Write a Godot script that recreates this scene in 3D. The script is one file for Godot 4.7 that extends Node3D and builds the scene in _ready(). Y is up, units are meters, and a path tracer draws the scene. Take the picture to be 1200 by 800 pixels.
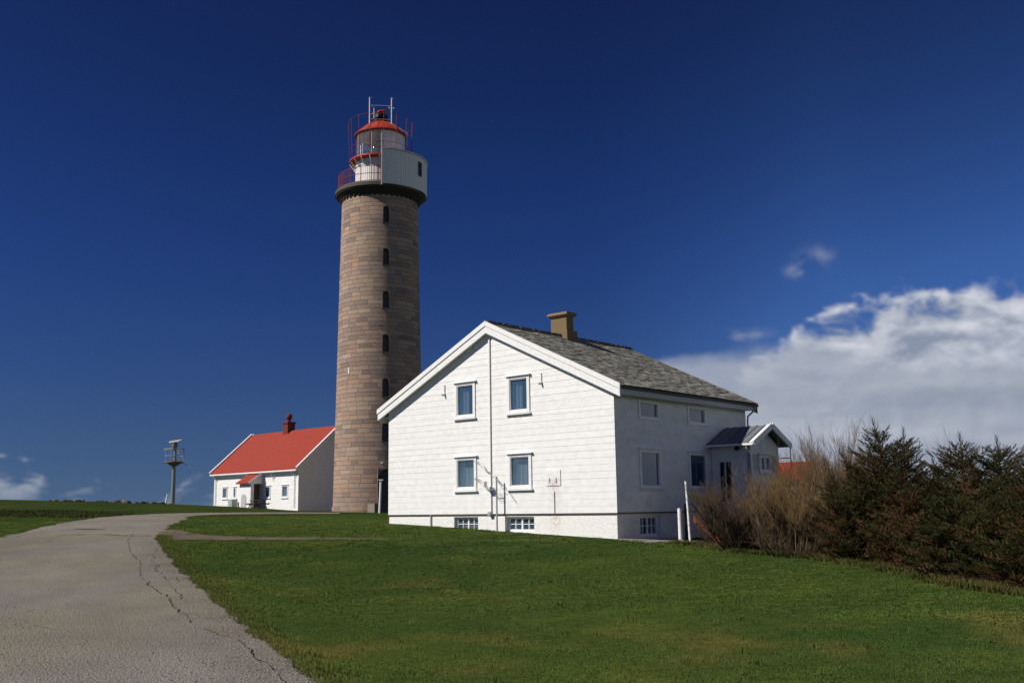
extends Node3D

# ---------------------------------------------------------------- constants
const EYE := 1.65                      # eye height; levels measured from the eye are lifted by this
const SUN_AZ := -108.0                 # degrees clockwise from the view direction (-Z)
const SUN_EL := 40.0
const TOWER := Vector3(-11.22, 0, -84.0)
const HOUSE := Vector3(3.172, 0, -31.486)
const COTTAGE := Vector3(-18.651, 0, -88.0)

var M := {}
var used := {}
var tw := PackedFloat64Array()
var ctrl := []
var patch_noise := FastNoiseLite.new()
var fine_noise := FastNoiseLite.new()
var road_poly := PackedVector2Array()
var path_poly := PackedVector2Array()

# ---------------------------------------------------------------- mesh builder
class MB:
	var v := PackedVector3Array()
	var n := PackedVector3Array()
	var c := PackedColorArray()
	var col := Color(1, 1, 1)
	var T := Transform3D.IDENTITY
	func tri(a: Vector3, b: Vector3, d: Vector3):      # counter-clockwise seen from outside
		a = T * a; b = T * b; d = T * d
		var nn := (b - a).cross(d - a).normalized()
		v.append(a); v.append(d); v.append(b)
		for k in 3:
			n.append(nn); c.append(col)
	func trin(a: Vector3, b: Vector3, d: Vector3, na: Vector3, nb: Vector3, nd: Vector3):
		v.append(T * a); v.append(T * d); v.append(T * b)
		n.append((T.basis * na).normalized()); n.append((T.basis * nd).normalized()); n.append((T.basis * nb).normalized())
		for k in 3: c.append(col)
	func quad(a: Vector3, b: Vector3, d: Vector3, e: Vector3):
		tri(a, b, d); tri(a, d, e)
	func quadn(a: Vector3, b: Vector3, d: Vector3, e: Vector3, na: Vector3, nb: Vector3, nd: Vector3, ne: Vector3):
		trin(a, b, d, na, nb, nd); trin(a, d, e, na, nd, ne)
	func hexa(b: Array, t: Array):                     # two rings, counter-clockwise seen from the t side
		quad(t[0], t[1], t[2], t[3]); quad(b[3], b[2], b[1], b[0])
		for i in 4:
			var j := (i + 1) % 4
			quad(b[i], b[j], t[j], t[i])
	func box(x0: float, x1: float, y0: float, y1: float, z0: float, z1: float):
		hexa([Vector3(x0, y0, z0), Vector3(x1, y0, z0), Vector3(x1, y1, z0), Vector3(x0, y1, z0)],
			[Vector3(x0, y0, z1), Vector3(x1, y0, z1), Vector3(x1, y1, z1), Vector3(x0, y1, z1)])
	func bar(a: Vector3, b: Vector3, w: float, h: float, up := Vector3.UP):   # a beam of rectangular section
		var d := (b - a).normalized()
		var s := d.cross(up).normalized() * w * 0.5
		var u := s.cross(d).normalized() * h * 0.5
		hexa([a - s - u, a + s - u, a + s + u, a - s + u], [b - s - u, b + s - u, b + s + u, b - s + u])
	func prism(p: PackedVector2Array, z0: float, z1: float):   # convex polygon in xy, counter-clockwise, drawn out along z
		for i in range(1, p.size() - 1):
			tri(Vector3(p[0].x, p[0].y, z1), Vector3(p[i].x, p[i].y, z1), Vector3(p[i + 1].x, p[i + 1].y, z1))
			tri(Vector3(p[0].x, p[0].y, z0), Vector3(p[i + 1].x, p[i + 1].y, z0), Vector3(p[i].x, p[i].y, z0))
		for i in p.size():
			var a := p[i]
			var b := p[(i + 1) % p.size()]
			quad(Vector3(a.x, a.y, z0), Vector3(b.x, b.y, z0), Vector3(b.x, b.y, z1), Vector3(a.x, a.y, z1))
	func tube(path: Array, rad: Array, sides := 6, cap := true):
		var rings := []
		var nr := []
		var ref := Vector3(0.31, 0.2, 0.93)
		for i in path.size():
			var d: Vector3 = (path[min(i + 1, path.size() - 1)] - path[max(i - 1, 0)]).normalized()
			if absf(d.dot(ref)) > 0.95: ref = Vector3(0.9, 0.1, -0.2)
			var s := d.cross(ref).normalized()
			var u := d.cross(s).normalized()
			var ring := []
			var nn := []
			for k in sides:
				var an := TAU * k / sides
				var o := s * cos(an) + u * sin(an)
				ring.append(path[i] + o * rad[i]); nn.append(o)
			rings.append(ring); nr.append(nn)
		for i in path.size() - 1:
			for k in sides:
				var j := (k + 1) % sides
				quadn(rings[i][k], rings[i][j], rings[i + 1][j], rings[i + 1][k], nr[i][k], nr[i][j], nr[i + 1][j], nr[i + 1][k])
		if cap:
			for e in [0, path.size() - 1]:
				for k in range(1, sides - 1):
					if e == 0: tri(rings[e][0], rings[e][k + 1], rings[e][k])
					else: tri(rings[e][0], rings[e][k], rings[e][k + 1])
	func rod(a: Vector3, b: Vector3, r: float, sides := 6):
		tube([a, b], [r, r], sides)
	func lathe(prof: Array, seg: int, a0 := 0.0, a1 := TAU):   # profile of Vector2(radius, height), bottom to top seen from outside
		for i in prof.size() - 1:
			var p: Vector2 = prof[i]
			var q: Vector2 = prof[i + 1]
			var dl := q - p
			var nl := Vector2(dl.y, -dl.x).normalized()
			for k in seg:
				var b0 := a0 + (a1 - a0) * k / seg
				var b1 := a0 + (a1 - a0) * (k + 1) / seg
				var d0 := Vector3(sin(b0), 0, cos(b0))
				var d1 := Vector3(sin(b1), 0, cos(b1))
				var n0 := d0 * nl.x + Vector3.UP * nl.y
				var n1 := d1 * nl.x + Vector3.UP * nl.y
				var A := d0 * p.x + Vector3.UP * p.y
				var B := d1 * p.x + Vector3.UP * p.y
				var C2 := d1 * q.x + Vector3.UP * q.y
				var D := d0 * q.x + Vector3.UP * q.y
				if p.x > 0.0005: trin(A, B, C2, n0, n1, n1)
				if q.x > 0.0005: trin(A, C2, D, n0, n1, n0)
	func mesh() -> ArrayMesh:
		var arr := []
		arr.resize(Mesh.ARRAY_MAX)
		arr[Mesh.ARRAY_VERTEX] = v; arr[Mesh.ARRAY_NORMAL] = n; arr[Mesh.ARRAY_COLOR] = c
		var am := ArrayMesh.new()
		am.add_surface_from_arrays(Mesh.PRIMITIVE_TRIANGLES, arr)
		return am

func put(mb, called: String, material: Material, parent: Node, at := Transform3D.IDENTITY) -> MeshInstance3D:
	var o := MeshInstance3D.new()
	o.name = numbered(called) if parent == self else called
	o.mesh = mb.mesh() if mb is MB else mb
	o.material_override = material
	o.transform = at
	parent.add_child(o, true)
	return o

func numbered(called: String) -> String:
	used[called] = used.get(called, -1) + 1
	return called if used[called] == 0 else "%s_%03d" % [called, used[called]]

func thing(called: String, label: String, category: String, at := Vector3.ZERO, turn := 0.0, group := "") -> Node3D:
	var o := Node3D.new()
	o.name = numbered(called)
	add_child(o)
	o.position = at
	o.rotation_degrees.y = turn
	tag(o, label, category, group)
	return o

func tag(o: Node, label: String, category: String, group := "", kind := ""):
	o.set_meta("label", label); o.set_meta("category", category)
	if group != "": o.set_meta("group", group)
	if kind != "": o.set_meta("kind", kind)

# ---------------------------------------------------------------- materials
func ramp(cols: Array, offs: Array) -> Gradient:
	var g := Gradient.new()
	g.offsets = PackedFloat32Array(offs); g.colors = PackedColorArray(cols)
	return g

func ntex(sd: int, freq: float, oct: int, cols: Array, offs: Array, size := 512, type := FastNoiseLite.TYPE_SIMPLEX_SMOOTH) -> NoiseTexture2D:
	var fn := FastNoiseLite.new()
	fn.seed = sd; fn.frequency = freq; fn.noise_type = type
	fn.fractal_octaves = oct; fn.fractal_type = FastNoiseLite.FRACTAL_FBM
	var t := NoiseTexture2D.new()
	t.width = size; t.height = size; t.seamless = true; t.noise = fn
	t.color_ramp = ramp(cols, offs)
	return t

func bumpt(sd: int, freq: float, oct: int, strength: float, size := 512) -> NoiseTexture2D:
	var fn := FastNoiseLite.new()
	fn.seed = sd; fn.frequency = freq; fn.fractal_octaves = oct
	var t := NoiseTexture2D.new()
	t.width = size; t.height = size; t.seamless = true; t.noise = fn
	t.as_normal_map = true; t.bump_strength = strength
	return t

func mat(c: Color, rough := 0.7, tex: Texture2D = null, scale := 1.0, bump: Texture2D = null, bs := 0.5) -> StandardMaterial3D:
	var m := StandardMaterial3D.new()
	m.albedo_color = c.linear_to_srgb()
	m.roughness = rough
	m.metallic_specular = 0.4
	if tex != null or bump != null:
		m.uv1_triplanar = true; m.uv1_world_triplanar = true
		m.uv1_scale = Vector3(scale, scale, scale)
	if tex != null: m.albedo_texture = tex
	if bump != null:
		m.normal_enabled = true; m.normal_texture = bump; m.normal_scale = bs
	return m

func vmat(rough := 0.8, tex: Texture2D = null, scale := 1.0, bump: Texture2D = null, bs := 0.5) -> StandardMaterial3D:
	var m := mat(Color(1, 1, 1), rough, tex, scale, bump, bs)
	m.vertex_color_use_as_albedo = true
	return m

func g(x: float) -> Color: return Color(x, x, x)

func make_materials():
	var soft := ntex(3, 0.02, 5, [g(.95), g(.985), g(1)], [.25, .5, .8])
	var grain := ntex(5, 0.06, 4, [g(.70), g(.92), g(1)], [.2, .5, .85])
	var speck := ntex(7, 0.22, 3, [g(.55), g(.86), g(1)], [.2, .5, .8])
	var stain := ntex(9, 0.010, 6, [Color(.91, .91, .885), Color(.955, .955, .95), g(.985), g(1)], [.2, .34, .55, .8])
	var fineb := bumpt(11, 0.09, 4, 6.0)
	var lump := bumpt(13, 0.03, 4, 8.0)
	M.white = mat(Color(.81, .815, .805), .55, soft, .35)
	M.white2 = mat(Color(.80, .807, .80), .55, soft, .5)
	M.trim = mat(Color(.82, .825, .82), .5, soft, .6)
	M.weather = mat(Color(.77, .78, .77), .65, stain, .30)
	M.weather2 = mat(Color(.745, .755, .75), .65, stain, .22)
	M.plaster = mat(Color(.80, .80, .775), .85, soft, .7, lump, .5)
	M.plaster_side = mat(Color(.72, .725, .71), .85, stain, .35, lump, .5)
	M.inside = mat(Color(.16, .15, .13), .9)
	M.curtain = mat(Color(.50, .60, .64), .9)
	M.curtain.backlight = Color(.25, .27, .27)
	M.blind = mat(Color(.62, .58, .40), .9)
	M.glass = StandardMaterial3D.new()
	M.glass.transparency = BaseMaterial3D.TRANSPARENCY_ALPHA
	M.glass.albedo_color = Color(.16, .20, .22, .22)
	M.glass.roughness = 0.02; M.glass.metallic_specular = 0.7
	M.clear_glass = M.glass.duplicate()
	M.clear_glass.albedo_color = Color(.75, .80, .82, .10)
	M.glass.albedo_color = Color(.30, .43, .54, .30)  # pale blue film: sky reflection put into the pane colour
	M.green_glass = StandardMaterial3D.new()
	M.green_glass.transparency = BaseMaterial3D.TRANSPARENCY_ALPHA
	M.green_glass.albedo_color = Color(.30, .46, .40, .40)
	M.green_glass.roughness = 0.05; M.green_glass.metallic_specular = 0.7
	M.chimney = mat(Color(.235, .168, .088), .9, grain, 1.2, lump, .6)
	M.chimney_cap = mat(Color(.25, .185, .10), .9, grain, 1.2)
	M.slates = []
	for c in [Color(0.297, 0.290, 0.245), Color(0.246, 0.242, 0.211), Color(0.344, 0.337, 0.286), Color(0.272, 0.263, 0.219), Color(0.386, 0.381, 0.331), Color(0.220, 0.217, 0.189)]:
		M.slates.append(mat(c, .85, speck, 1.6))
	M.slate_v = vmat(.85, speck, 1.6)
	M.underlay = mat(Color(.03, .03, .028), .9)
	M.ridge = mat(Color(.30, .275, .20), .9, speck, 1.5)
	M.lichen = mat(Color(.33, .25, .09), .95, speck, 2.0)
	M.gutter = mat(Color(.10, .105, .11), .5)
	M.fascia_grey = mat(Color(.50, .51, .52), .6, soft, .5)
	M.tin = mat(Color(.20, .22, .23), .45, grain, .5)
	M.steel = mat(Color(.42, .43, .44), .45)
	M.steel.metallic = .4
	M.dark = mat(Color(.02, .02, .022), .6)
	M.red_roof = mat(Color(.36, .042, .022), .75, grain, .25)
	M.red_paint = mat(Color(.42, .045, .02), .5, soft, .7)
	M.red_dark = mat(Color(.22, .03, .022), .55)
	M.red_brick = mat(Color(.22, .045, .03), .85, speck, 1.0)
	M.cottage_white = mat(Color(.82, .82, .81), .6, soft, .25)
	M.brown_door = mat(Color(.17, .115, .065), .6, grain, .8)
	M.dark_door = mat(Color(.035, .04, .045), .5)
	M.granites = []
	for c in [Color(0.512, 0.372, 0.280), Color(0.452, 0.331, 0.262), Color(0.572, 0.434, 0.332), Color(0.402, 0.301, 0.249), Color(0.486, 0.331, 0.253), Color(0.538, 0.397, 0.294), Color(0.426, 0.331, 0.280), Color(0.546, 0.367, 0.262), Color(0.350, 0.263, 0.219)]:
		M.granites.append(mat(c, .9, speck, .5, fineb, .5))
	M.granite_v = vmat(.9, speck, .5, fineb, .5)
	M.tower_pane = mat(Color(.012, .012, .014), .25)
	M.plinth = mat(Color(.12, .095, .078), .9, speck, .5)
	M.gallery_dark = mat(Color(.050, .043, .037), .8, grain, .6)
	M.gallery_rim = mat(Color(.085, .085, .068), .75, grain, .6)
	M.lantern_white = mat(Color(.78, .76, .72), .5, soft, .6)
	M.lantern_panel = mat(Color(.66, .65, .66), .55, soft, .6)
	M.galv = mat(Color(.36, .40, .40), .5, soft, 1.0)
	M.mast = mat(Color(.20, .225, .23), .5, soft, 1.0)
	M.rust = mat(Color(.26, .165, .095), .9, grain, 2.0)
	M.red_plank = mat(Color(.24, .055, .028), .85, grain, 1.5)
	M.bark = mat(Color(.085, .062, .045), .95, grain, 4.0, lump, .8)
	M.twig_v = vmat(.95)
	M.twig_v.metallic_specular = .15
	M.needle_v = vmat(.95)
	M.needle_v.metallic_specular = .1
	M.grass_v = vmat(.95)
	M.grass_v.metallic_specular = .15
	M.grass_v.backlight = Color(.35, .42, .18)
	M.stone_dark = mat(Color(.075, .062, .05), .95, speck, .8, lump, .8)
	M.stone_pale = mat(Color(.30, .26, .20), .95, speck, 1.5)
	M.pebble_v = vmat(.9)
	M.wood_grey = mat(Color(.12, .085, .06), .85, grain, 2.0)
	# the ground: the vertex colour carries the broad patches, two textures the turf
	var turf := ntex(21, 0.045, 5, [Color(.50, .56, .40), Color(.78, .80, .70), Color(1, .98, .90)], [.22, .5, .8], 1024)
	M.ground = vmat(.95, turf, .35, bumpt(23, .08, 4, 10.0, 1024), .8)
	var asphalt := ntex(25, 0.11, 4, [Color(.30, .29, .29), Color(.62, .60, .60), Color(.84, .83, .80), Color(1, 1, .97)], [.24, .42, .58, .76], 2048)
	M.asphalt = vmat(.95, asphalt, .16)
	M.gravel = vmat(.95, speck, .7, fineb, .8)
	for m in [M.ground, M.asphalt, M.gravel]: m.metallic_specular = .12
	M.crack = mat(Color(.17, .150, .122), .95)

# ---------------------------------------------------------------- terrain
func make_terrain_field():
	# points (x, z, level from the eye) on the ground; a thin-plate surface runs through them
	ctrl = [[0, 0, -1.65], [-6, -10, -1.62], [6, -10, -1.70], [12, -10, -1.85], [0, -20, -1.48], [8, -20, -1.62], [-10, -20, -1.42], [16, -20, -1.95],
		[3.2, -31.5, -1.0], [-4.74, -38.4, -.52], [-.8, -35, -.76], [5.4, -33, -1.13], [8, -28, -1.28], [10, -25, -1.45], [13, -24, -1.75], [9, -40, -1.0], [2, -46, -.6], [20, -40, -2.0], [24, -24, -2.4],
		[-14, -32, -.88], [-20, -42, -.62], [-20, -56, -.28], [-12, -60, -.3], [-11.2, -80, -.2], [-11.2, -90, -.15], [-18.65, -88, 0.0], [-28.9, -98.2, .56], [-22, -64, -.1], [-30, -60, .1],
		[-30, -90, .72], [-36.2, -95, .88], [-42.3, -95, 1.2], [-48.4, -95, 1.42], [-34, -50, 0.0], [-45, -60, .7], [-25, -30, -.8], [-12, 12, -1.7], [12, 12, -1.9], [0, 30, -1.9], [40, -10, -2.6], [40, -60, -1.8],
		[-45, -20, -.9], [10, -75, -.6], [-60, -100, 1.5], [-40, -115, .6], [0, -120, -.6], [-70, -60, .9]]
	var n := ctrl.size()
	var N := n + 3
	var A := []
	for i in N:
		var row := PackedFloat64Array(); row.resize(N + 1)
		A.append(row)
	for i in n:
		for j in n:
			var dx: float = (ctrl[i][0] - ctrl[j][0]) / 10.0
			var dz: float = (ctrl[i][1] - ctrl[j][1]) / 10.0
			var r2 := dx * dx + dz * dz
			A[i][j] = (r2 * log(r2) if r2 > 1e-9 else 0.0) + (0.02 if i == j else 0.0)
		var q := [1.0, ctrl[i][0] / 10.0, ctrl[i][1] / 10.0]
		for k in 3:
			A[i][n + k] = q[k]; A[n + k][i] = q[k]
		A[i][N] = ctrl[i][2]
	for k in N:
		var p := k
		for i in range(k + 1, N):
			if absf(A[i][k]) > absf(A[p][k]): p = i
		var tmp = A[k]; A[k] = A[p]; A[p] = tmp
		for i in range(k + 1, N):
			var f: float = A[i][k] / A[k][k]
			if f != 0.0:
				for j in range(k, N + 1): A[i][j] -= f * A[k][j]
	tw.resize(N)
	for i in range(N - 1, -1, -1):
		var s: float = A[i][N]
		for j in range(i + 1, N): s -= A[i][j] * tw[j]
		tw[i] = s / A[i][i]

func land(x: float, z: float) -> float:
	var far := clampf((Vector2(x, z + 45).length() - 85.0) / 90.0, 0, 1)
	far = far * far * (3 - 2 * far)
	if far >= 1.0: return 0.0
	var n := ctrl.size()
	var h: float = tw[n] + tw[n + 1] * x / 10.0 + tw[n + 2] * z / 10.0
	for i in n:
		var dx: float = (x - ctrl[i][0]) / 10.0
		var dz: float = (z - ctrl[i][1]) / 10.0
		var r2 := dx * dx + dz * dz
		if r2 > 1e-9: h += tw[i] * r2 * log(r2)
	return (h + EYE) * (1 - far)

func on_land(x: float, z: float, up := 0.0) -> Vector3:
	return Vector3(x, land(x, z) + up, z)

const ROAD_EDGE := [[1.6, 6], [.3, -2], [-.9, -7], [-1.85, -10.1], [-2.75, -12.2], [-4.33, -16], [-5.94, -19.8], [-7.72, -23.85], [-9.6, -28.3], [-11.0, -31.8], [-11.9, -34.3]]
func off_road(x: float, z: float) -> float:     # metres right of the road's right edge
	for i in ROAD_EDGE.size() - 1:
		if z <= ROAD_EDGE[i][1] and z >= ROAD_EDGE[i + 1][1]:
			return (x - lerpf(ROAD_EDGE[i][0], ROAD_EDGE[i + 1][0], (z - ROAD_EDGE[i][1]) / (ROAD_EDGE[i + 1][1] - ROAD_EDGE[i][1]))) * .92
	return 9.0

func lawn_color(x: float, z: float) -> Color:
	var a := patch_noise.get_noise_2d(x, z)                   # broad patches
	var b := patch_noise.get_noise_2d(x * 4.3 + 90, z * 4.3)  # small patches
	var e := fine_noise.get_noise_2d(x * 4.0 + 33, z * 4.0)   # tufts
	var c := Color(0.064, 0.096, 0.024)
	c = c.lerp(Color(0.046, 0.082, 0.023), clampf(a * 2.0 + .3, 0, 1))
	c = c.lerp(Color(0.089, 0.121, 0.029), clampf(b * 1.9, 0, 1) * .7)
	c = c.lerp(Color(0.043, 0.079, 0.022), clampf(e * 2.2, 0, 1) * .35)
	var straw := clampf((fine_noise.get_noise_2d(x * .5, z * .62) - .10) * 2.4, 0, 1) * clampf((fine_noise.get_noise_2d(x * 3.1, z * 2.6) - .02) * 3.6, 0, 1)
	var o := off_road(x, z)
	if o > -.3 and o < .8: straw = maxf(straw, clampf(.65 - o, 0, 1) * clampf(.22 + e * 1.8, 0, 1))
	return c.lerp(Color(0.188, 0.148, 0.052), straw * .42)

func make_ground():
	var xs := []
	var zs := []
	for e in [-2600, -1400, -700, -380, -230, -170, -135, -110, -95, -85]: xs.append(float(e))
	var x := -78.0
	while x <= 50.0: xs.append(x); x += 0.8 if x > -28 and x < 20 else 2.0
	for e in [54, 60, 70, 90, 120, 180, 300, 600, 1300, 2600]: xs.append(float(e))
	for e in [-2700, -1500, -800, -450, -300, -230, -190, -165, -150, -140]: zs.append(float(e))
	var z := -134.0
	while z <= 14.0: zs.append(z); z += 0.8 if z > -44 and z < -5 else 2.0
	for e in [20, 30, 45, 70, 120, 250, 600, 1300, 2600]: zs.append(float(e))
	var st := SurfaceTool.new()
	st.begin(Mesh.PRIMITIVE_TRIANGLES)
	st.set_smooth_group(0)
	for zz in zs:
		for xx in xs:
			st.set_color(lawn_color(xx, zz) * 1.0)
			var hh := land(xx, zz)
			if zz > -60 and zz < -44 and xx < -22.5 and xx > -31: hh -= 0.12 * maxf(0, fine_noise.get_noise_2d(xx * 2.0, zz * .8))
			st.add_vertex(Vector3(xx, hh, zz))
	var W := xs.size()
	for j in zs.size() - 1:
		for i in W - 1:
			var p := j * W + i
			for k in [p, p + 1, p + W, p + 1, p + W + 1, p + W]: st.add_index(k)
	st.generate_normals()
	var o := put(st.commit(), "ground", M.ground, self)
	tag(o, "short green lawn and rough grassland sloping gently around the houses", "lawn", "", "structure")

func strip(left: Array, right: Array, sub: int, across: int, lift: float, rag: float, colf: Callable, sd: int) -> MB:
	# a sheet laid on the land between two edges
	var mb := MB.new()
	var rows := []
	var n := left.size()
	var outl := PackedVector2Array()
	var outr := PackedVector2Array()
	for i in n - 1:
		for k in sub + (1 if i == n - 2 else 0):
			var t := float(k) / sub
			var pr := []
			for e in [left, right]:
				var p0: Vector2 = e[max(i - 1, 0)]
				var p3: Vector2 = e[min(i + 2, n - 1)]
				pr.append((e[i] as Vector2).cubic_interpolate(e[i + 1], p0, p3, t))
			var wv: Vector2 = pr[1] - pr[0]
			var wl := wv.length()
			var s := fine_noise.get_noise_2d(pr[0].x * 6 + sd, pr[0].y * 6) * rag
			var s2 := fine_noise.get_noise_2d(pr[1].x * 6 + sd * 2, pr[1].y * 6) * rag
			pr[0] -= wv / wl * s; pr[1] += wv / wl * s2
			outl.append(pr[0]); outr.append(pr[1])
			var row := []
			for q in across + 1:
				var f := float(q) / across
				var p: Vector2 = pr[0].lerp(pr[1], f)
				var camber := lift + 0.05 * (1 - pow(2 * f - 1, 2)) if lift > .02 else lift
				if q == 0 or q == across: camber = 0.004
				row.append(Vector3(p.x, land(p.x, p.y) + camber, p.y))
			rows.append(row)
	for j in rows.size() - 1:
		for q in across:
			var a: Vector3 = rows[j][q]
			var b: Vector3 = rows[j][q + 1]
			var c: Vector3 = rows[j + 1][q + 1]
			var d: Vector3 = rows[j + 1][q]
			mb.col = colf.call((a.x + c.x) / 2, (a.z + c.z) / 2, (q + .5) / across)
			mb.quadn(a, b, c, d, Vector3.UP, Vector3.UP, Vector3.UP, Vector3.UP)
	var poly := outl.duplicate()
	for k in range(outr.size() - 1, -1, -1): poly.append(outr[k])
	mb.set_meta("poly", poly)
	return mb

func vv(a: Array) -> Array:
	var o := []
	for p in a: o.append(Vector2(p[0], p[1]))
	return o

func road_color(x: float, z: float, f: float) -> Color:
	var a := patch_noise.get_noise_2d(x * 2.2, z * 1.3) * .20 + patch_noise.get_noise_2d(x * 12 + 7, z * 8) * .16
	var c := Color(0.394, 0.377, 0.313).lerp(Color(0.374, 0.353, 0.332), clampf(.5 + 1.6 * fine_noise.get_noise_2d(x * 1.4, z * .7), 0, 1)) * (1.0 + a)
	if z < -34.6: c *= 1.08
	if f > .8: c = c.lerp(Color(.31, .268, .205), (f - .8) * 3.0 * (.6 + patch_noise.get_noise_2d(x * 9, z * 9)))
	return c

func make_road():
	var right := vv([[1.6, 6], [.3, -2], [-.9, -7], [-1.85, -10.1], [-2.75, -12.2], [-4.33, -16], [-5.94, -19.8], [-7.72, -23.85], [-9.6, -28.3], [-11.0, -31.8], [-11.9, -34.3], [-13.0, -38.2], [-14.5, -43.1], [-16.9, -52.3], [-19.0, -60], [-18.6, -64.5], [-16, -67.5], [-12.5, -69]])
	var left := vv([[-5.2, 5], [-6, -2], [-7, -7], [-8, -11], [-8.6, -13], [-9.6, -16.5], [-11.2, -20.5], [-12.9, -24.5], [-14.8, -29], [-16.3, -32], [-17.7, -35.2], [-18.8, -39], [-20.4, -44.2], [-22.4, -53.3], [-22.9, -60], [-21.4, -65.5], [-16.5, -69.3], [-12.5, -70.5]])
	var mb := strip(left, right, 10, 22, 0.03, .30, road_color, 5)
	road_poly = mb.get_meta("poly")
	tag(put(mb, "road", M.asphalt, self), "worn grey asphalt road curving away on the left", "road", "", "structure")
	# side path of trodden gravel
	var top := vv([[-13.4, -38.9], [-12.6, -38.2], [-11.07, -35.3], [-9.53, -33.4], [-7.6, -32.3], [-5.35, -31.64], [-3.9, -31.0]])
	var bot := vv([[-12.0, -34.3], [-11.2, -32.6], [-9.9, -32.0], [-8.9, -31.7], [-7.5, -31.35], [-5.24, -31.05], [-3.9, -30.8]])
	var pm := strip(top, bot, 8, 5, 0.016, .2, func(x, z, f): return Color(.20, .165, .125) * (1.0 + .3 * patch_noise.get_noise_2d(x * 9, z * 9)), 9)
	path_poly = pm.get_meta("poly")
	tag(put(pm, "path", M.gravel, self), "narrow gravel path branching off the road across the lawn", "path", "", "structure")
	# the faint trodden line that goes on towards the house
	var ft := vv([[-3.9, -30.98], [-2.1, -30.45], [-.08, -30.4], [1.4, -30.2]])
	var fb := vv([[-3.9, -30.82], [-2.1, -30.3], [-.08, -30.24], [1.4, -30.1]])
	put(strip(ft, fb, 8, 2, 0.012, .05, func(x, z, f): return Color(.15, .13, .07) * (1.0 + .3 * patch_noise.get_noise_2d(x * 9, z * 9)), 3), "trodden_line", M.gravel, get_node("path"))
	# a bare flat slab in the grass in front of the tower
	put(strip(vv([[-13.8, -69.4], [-11.8, -69.2]]), vv([[-13.7, -68.4], [-11.7, -68.3]]), 3, 3, 0.03, .1, func(_x, _z, _f): return Color(.30, .26, .19), 8), "bare_patch", M.gravel, get_node("path"))
	# cracks, seam and a tar spot in the asphalt
	var rng := RandomNumberGenerator.new(); rng.seed = 41
	var lines := [
		[[-13.1, -35.2], [-12.0, -31.8], [-10.9, -29.0], [-10.2, -27.2], [-9.0, -24.6], [-7.73, -21.4], [-6.5, -18.8], [-5.9, -17.6], [-4.6, -14.7], [-4.0, -13.6], [-3.5, -13.0], [-2.95, -11.7], [-2.5, -10.7], [-2.1, -9.6]],
		[[-10.3, -29.8], [-9.2, -26.0], [-7.9, -22.7], [-6.6, -19.8], [-5.75, -17.8], [-5.2, -17.0]],
		[[-9.1, -24.8], [-8.4, -24.2], [-7.9, -22.7]], [[-7.7, -21.4], [-7.0, -21.4], [-6.7, -20.2]], [[-5.8, -17.4], [-5.1, -15.9], [-4.1, -14.6]],
		[[-17.9, -35.3], [-17.3, -34.9], [-15.8, -35.0], [-13.9, -34.6], [-12.6, -33.7], [-11.8, -33.7]],
		[[-12.4, -24.0], [-11.0, -23.6], [-9.2, -23.9]], [[-17.1, -40.0], [-16.3, -39.2], [-15.4, -38.5]], [[-6.6, -14.2], [-5.6, -13.4], [-4.2, -13.5]]]
	for li in lines.size():
		var mb2 := MB.new()
		var pts: Array = lines[li]
		var prev := []
		var w0: float = [.010, .008, .007, .007, .007, .10, .006, .16, .004][li]
		for i in pts.size() - 1:
			var a := Vector2(pts[i][0], pts[i][1])
			var b := Vector2(pts[i + 1][0], pts[i + 1][1])
			var k := maxi(2, int(a.distance_to(b) / .14))
			for q in k:
				var p := a.lerp(b, float(q) / k)
				var d := (b - a).normalized().orthogonal()
				p += d * (rng.randf_range(-.022, .022) + .10 * fine_noise.get_noise_2d(p.x * 7, p.y * 7))
				var w := w0 * rng.randf_range(.05, 1.0)
				if rng.randf() < .12: prev = []
				var fr := road_fraction(p, left, right)
				var y := land(p.x, p.y) + 0.034 + 0.05 * (1 - pow(2 * fr - 1, 2)) + .004
				var cur := [Vector3(p.x - d.x * w, y, p.y - d.y * w), Vector3(p.x + d.x * w, y, p.y + d.y * w)]
				if prev.size(): mb2.quadn(prev[0], prev[1], cur[1], cur[0], Vector3.UP, Vector3.UP, Vector3.UP, Vector3.UP)
				prev = cur
		var ck := put(mb2, "crack", M.crack, get_node("road"))
		if li == 5: ck.name = "seam"

func road_fraction(p: Vector2, left: Array, right: Array) -> float:
	var best := 1e9
	var f := .5
	for i in left.size() - 1:
		for k in 6:
			var t := k / 6.0
			var l: Vector2 = left[i].lerp(left[i + 1], t)
			var r: Vector2 = right[i].lerp(right[i + 1], t)
			var c := Geometry2D.get_closest_point_to_segment(p, l, r)
			var d := c.distance_squared_to(p)
			if d < best: best = d; f = l.distance_to(c) / l.distance_to(r)
	return f

func on_lawn(x: float, z: float) -> bool:
	var p := Vector2(x, z)
	if Geometry2D.is_point_in_polygon(p, road_poly): return false
	if Geometry2D.is_point_in_polygon(p, path_poly): return false
	var q := to_house(x, z)
	if q.x > -10.6 and q.x < 0.1 and q.y < 0.1 and q.y > -8.6: return false
	if q.x > -.1 and q.x < 1.6 and q.y < -5.7 and q.y > -8.0: return false
	if in_gravel(q): return false
	return true

func in_gravel(q: Vector2) -> bool:          # the pebbled corner beside the house, ragged at its edge
	var e := .35 * fine_noise.get_noise_2d(q.x * 9, q.y * 9)
	return q.x > .0 and q.x < 1.55 + e + .2 * q.y * -.3 and q.y < .12 + .30 * q.x + e and q.y > -3.4

func to_house(x: float, z: float) -> Vector2:
	var t := Transform3D(Basis(Vector3.UP, deg_to_rad(-41.104)), HOUSE)
	var l := t.affine_inverse() * Vector3(x, 0, z)
	return Vector2(l.x, l.z)

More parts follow.
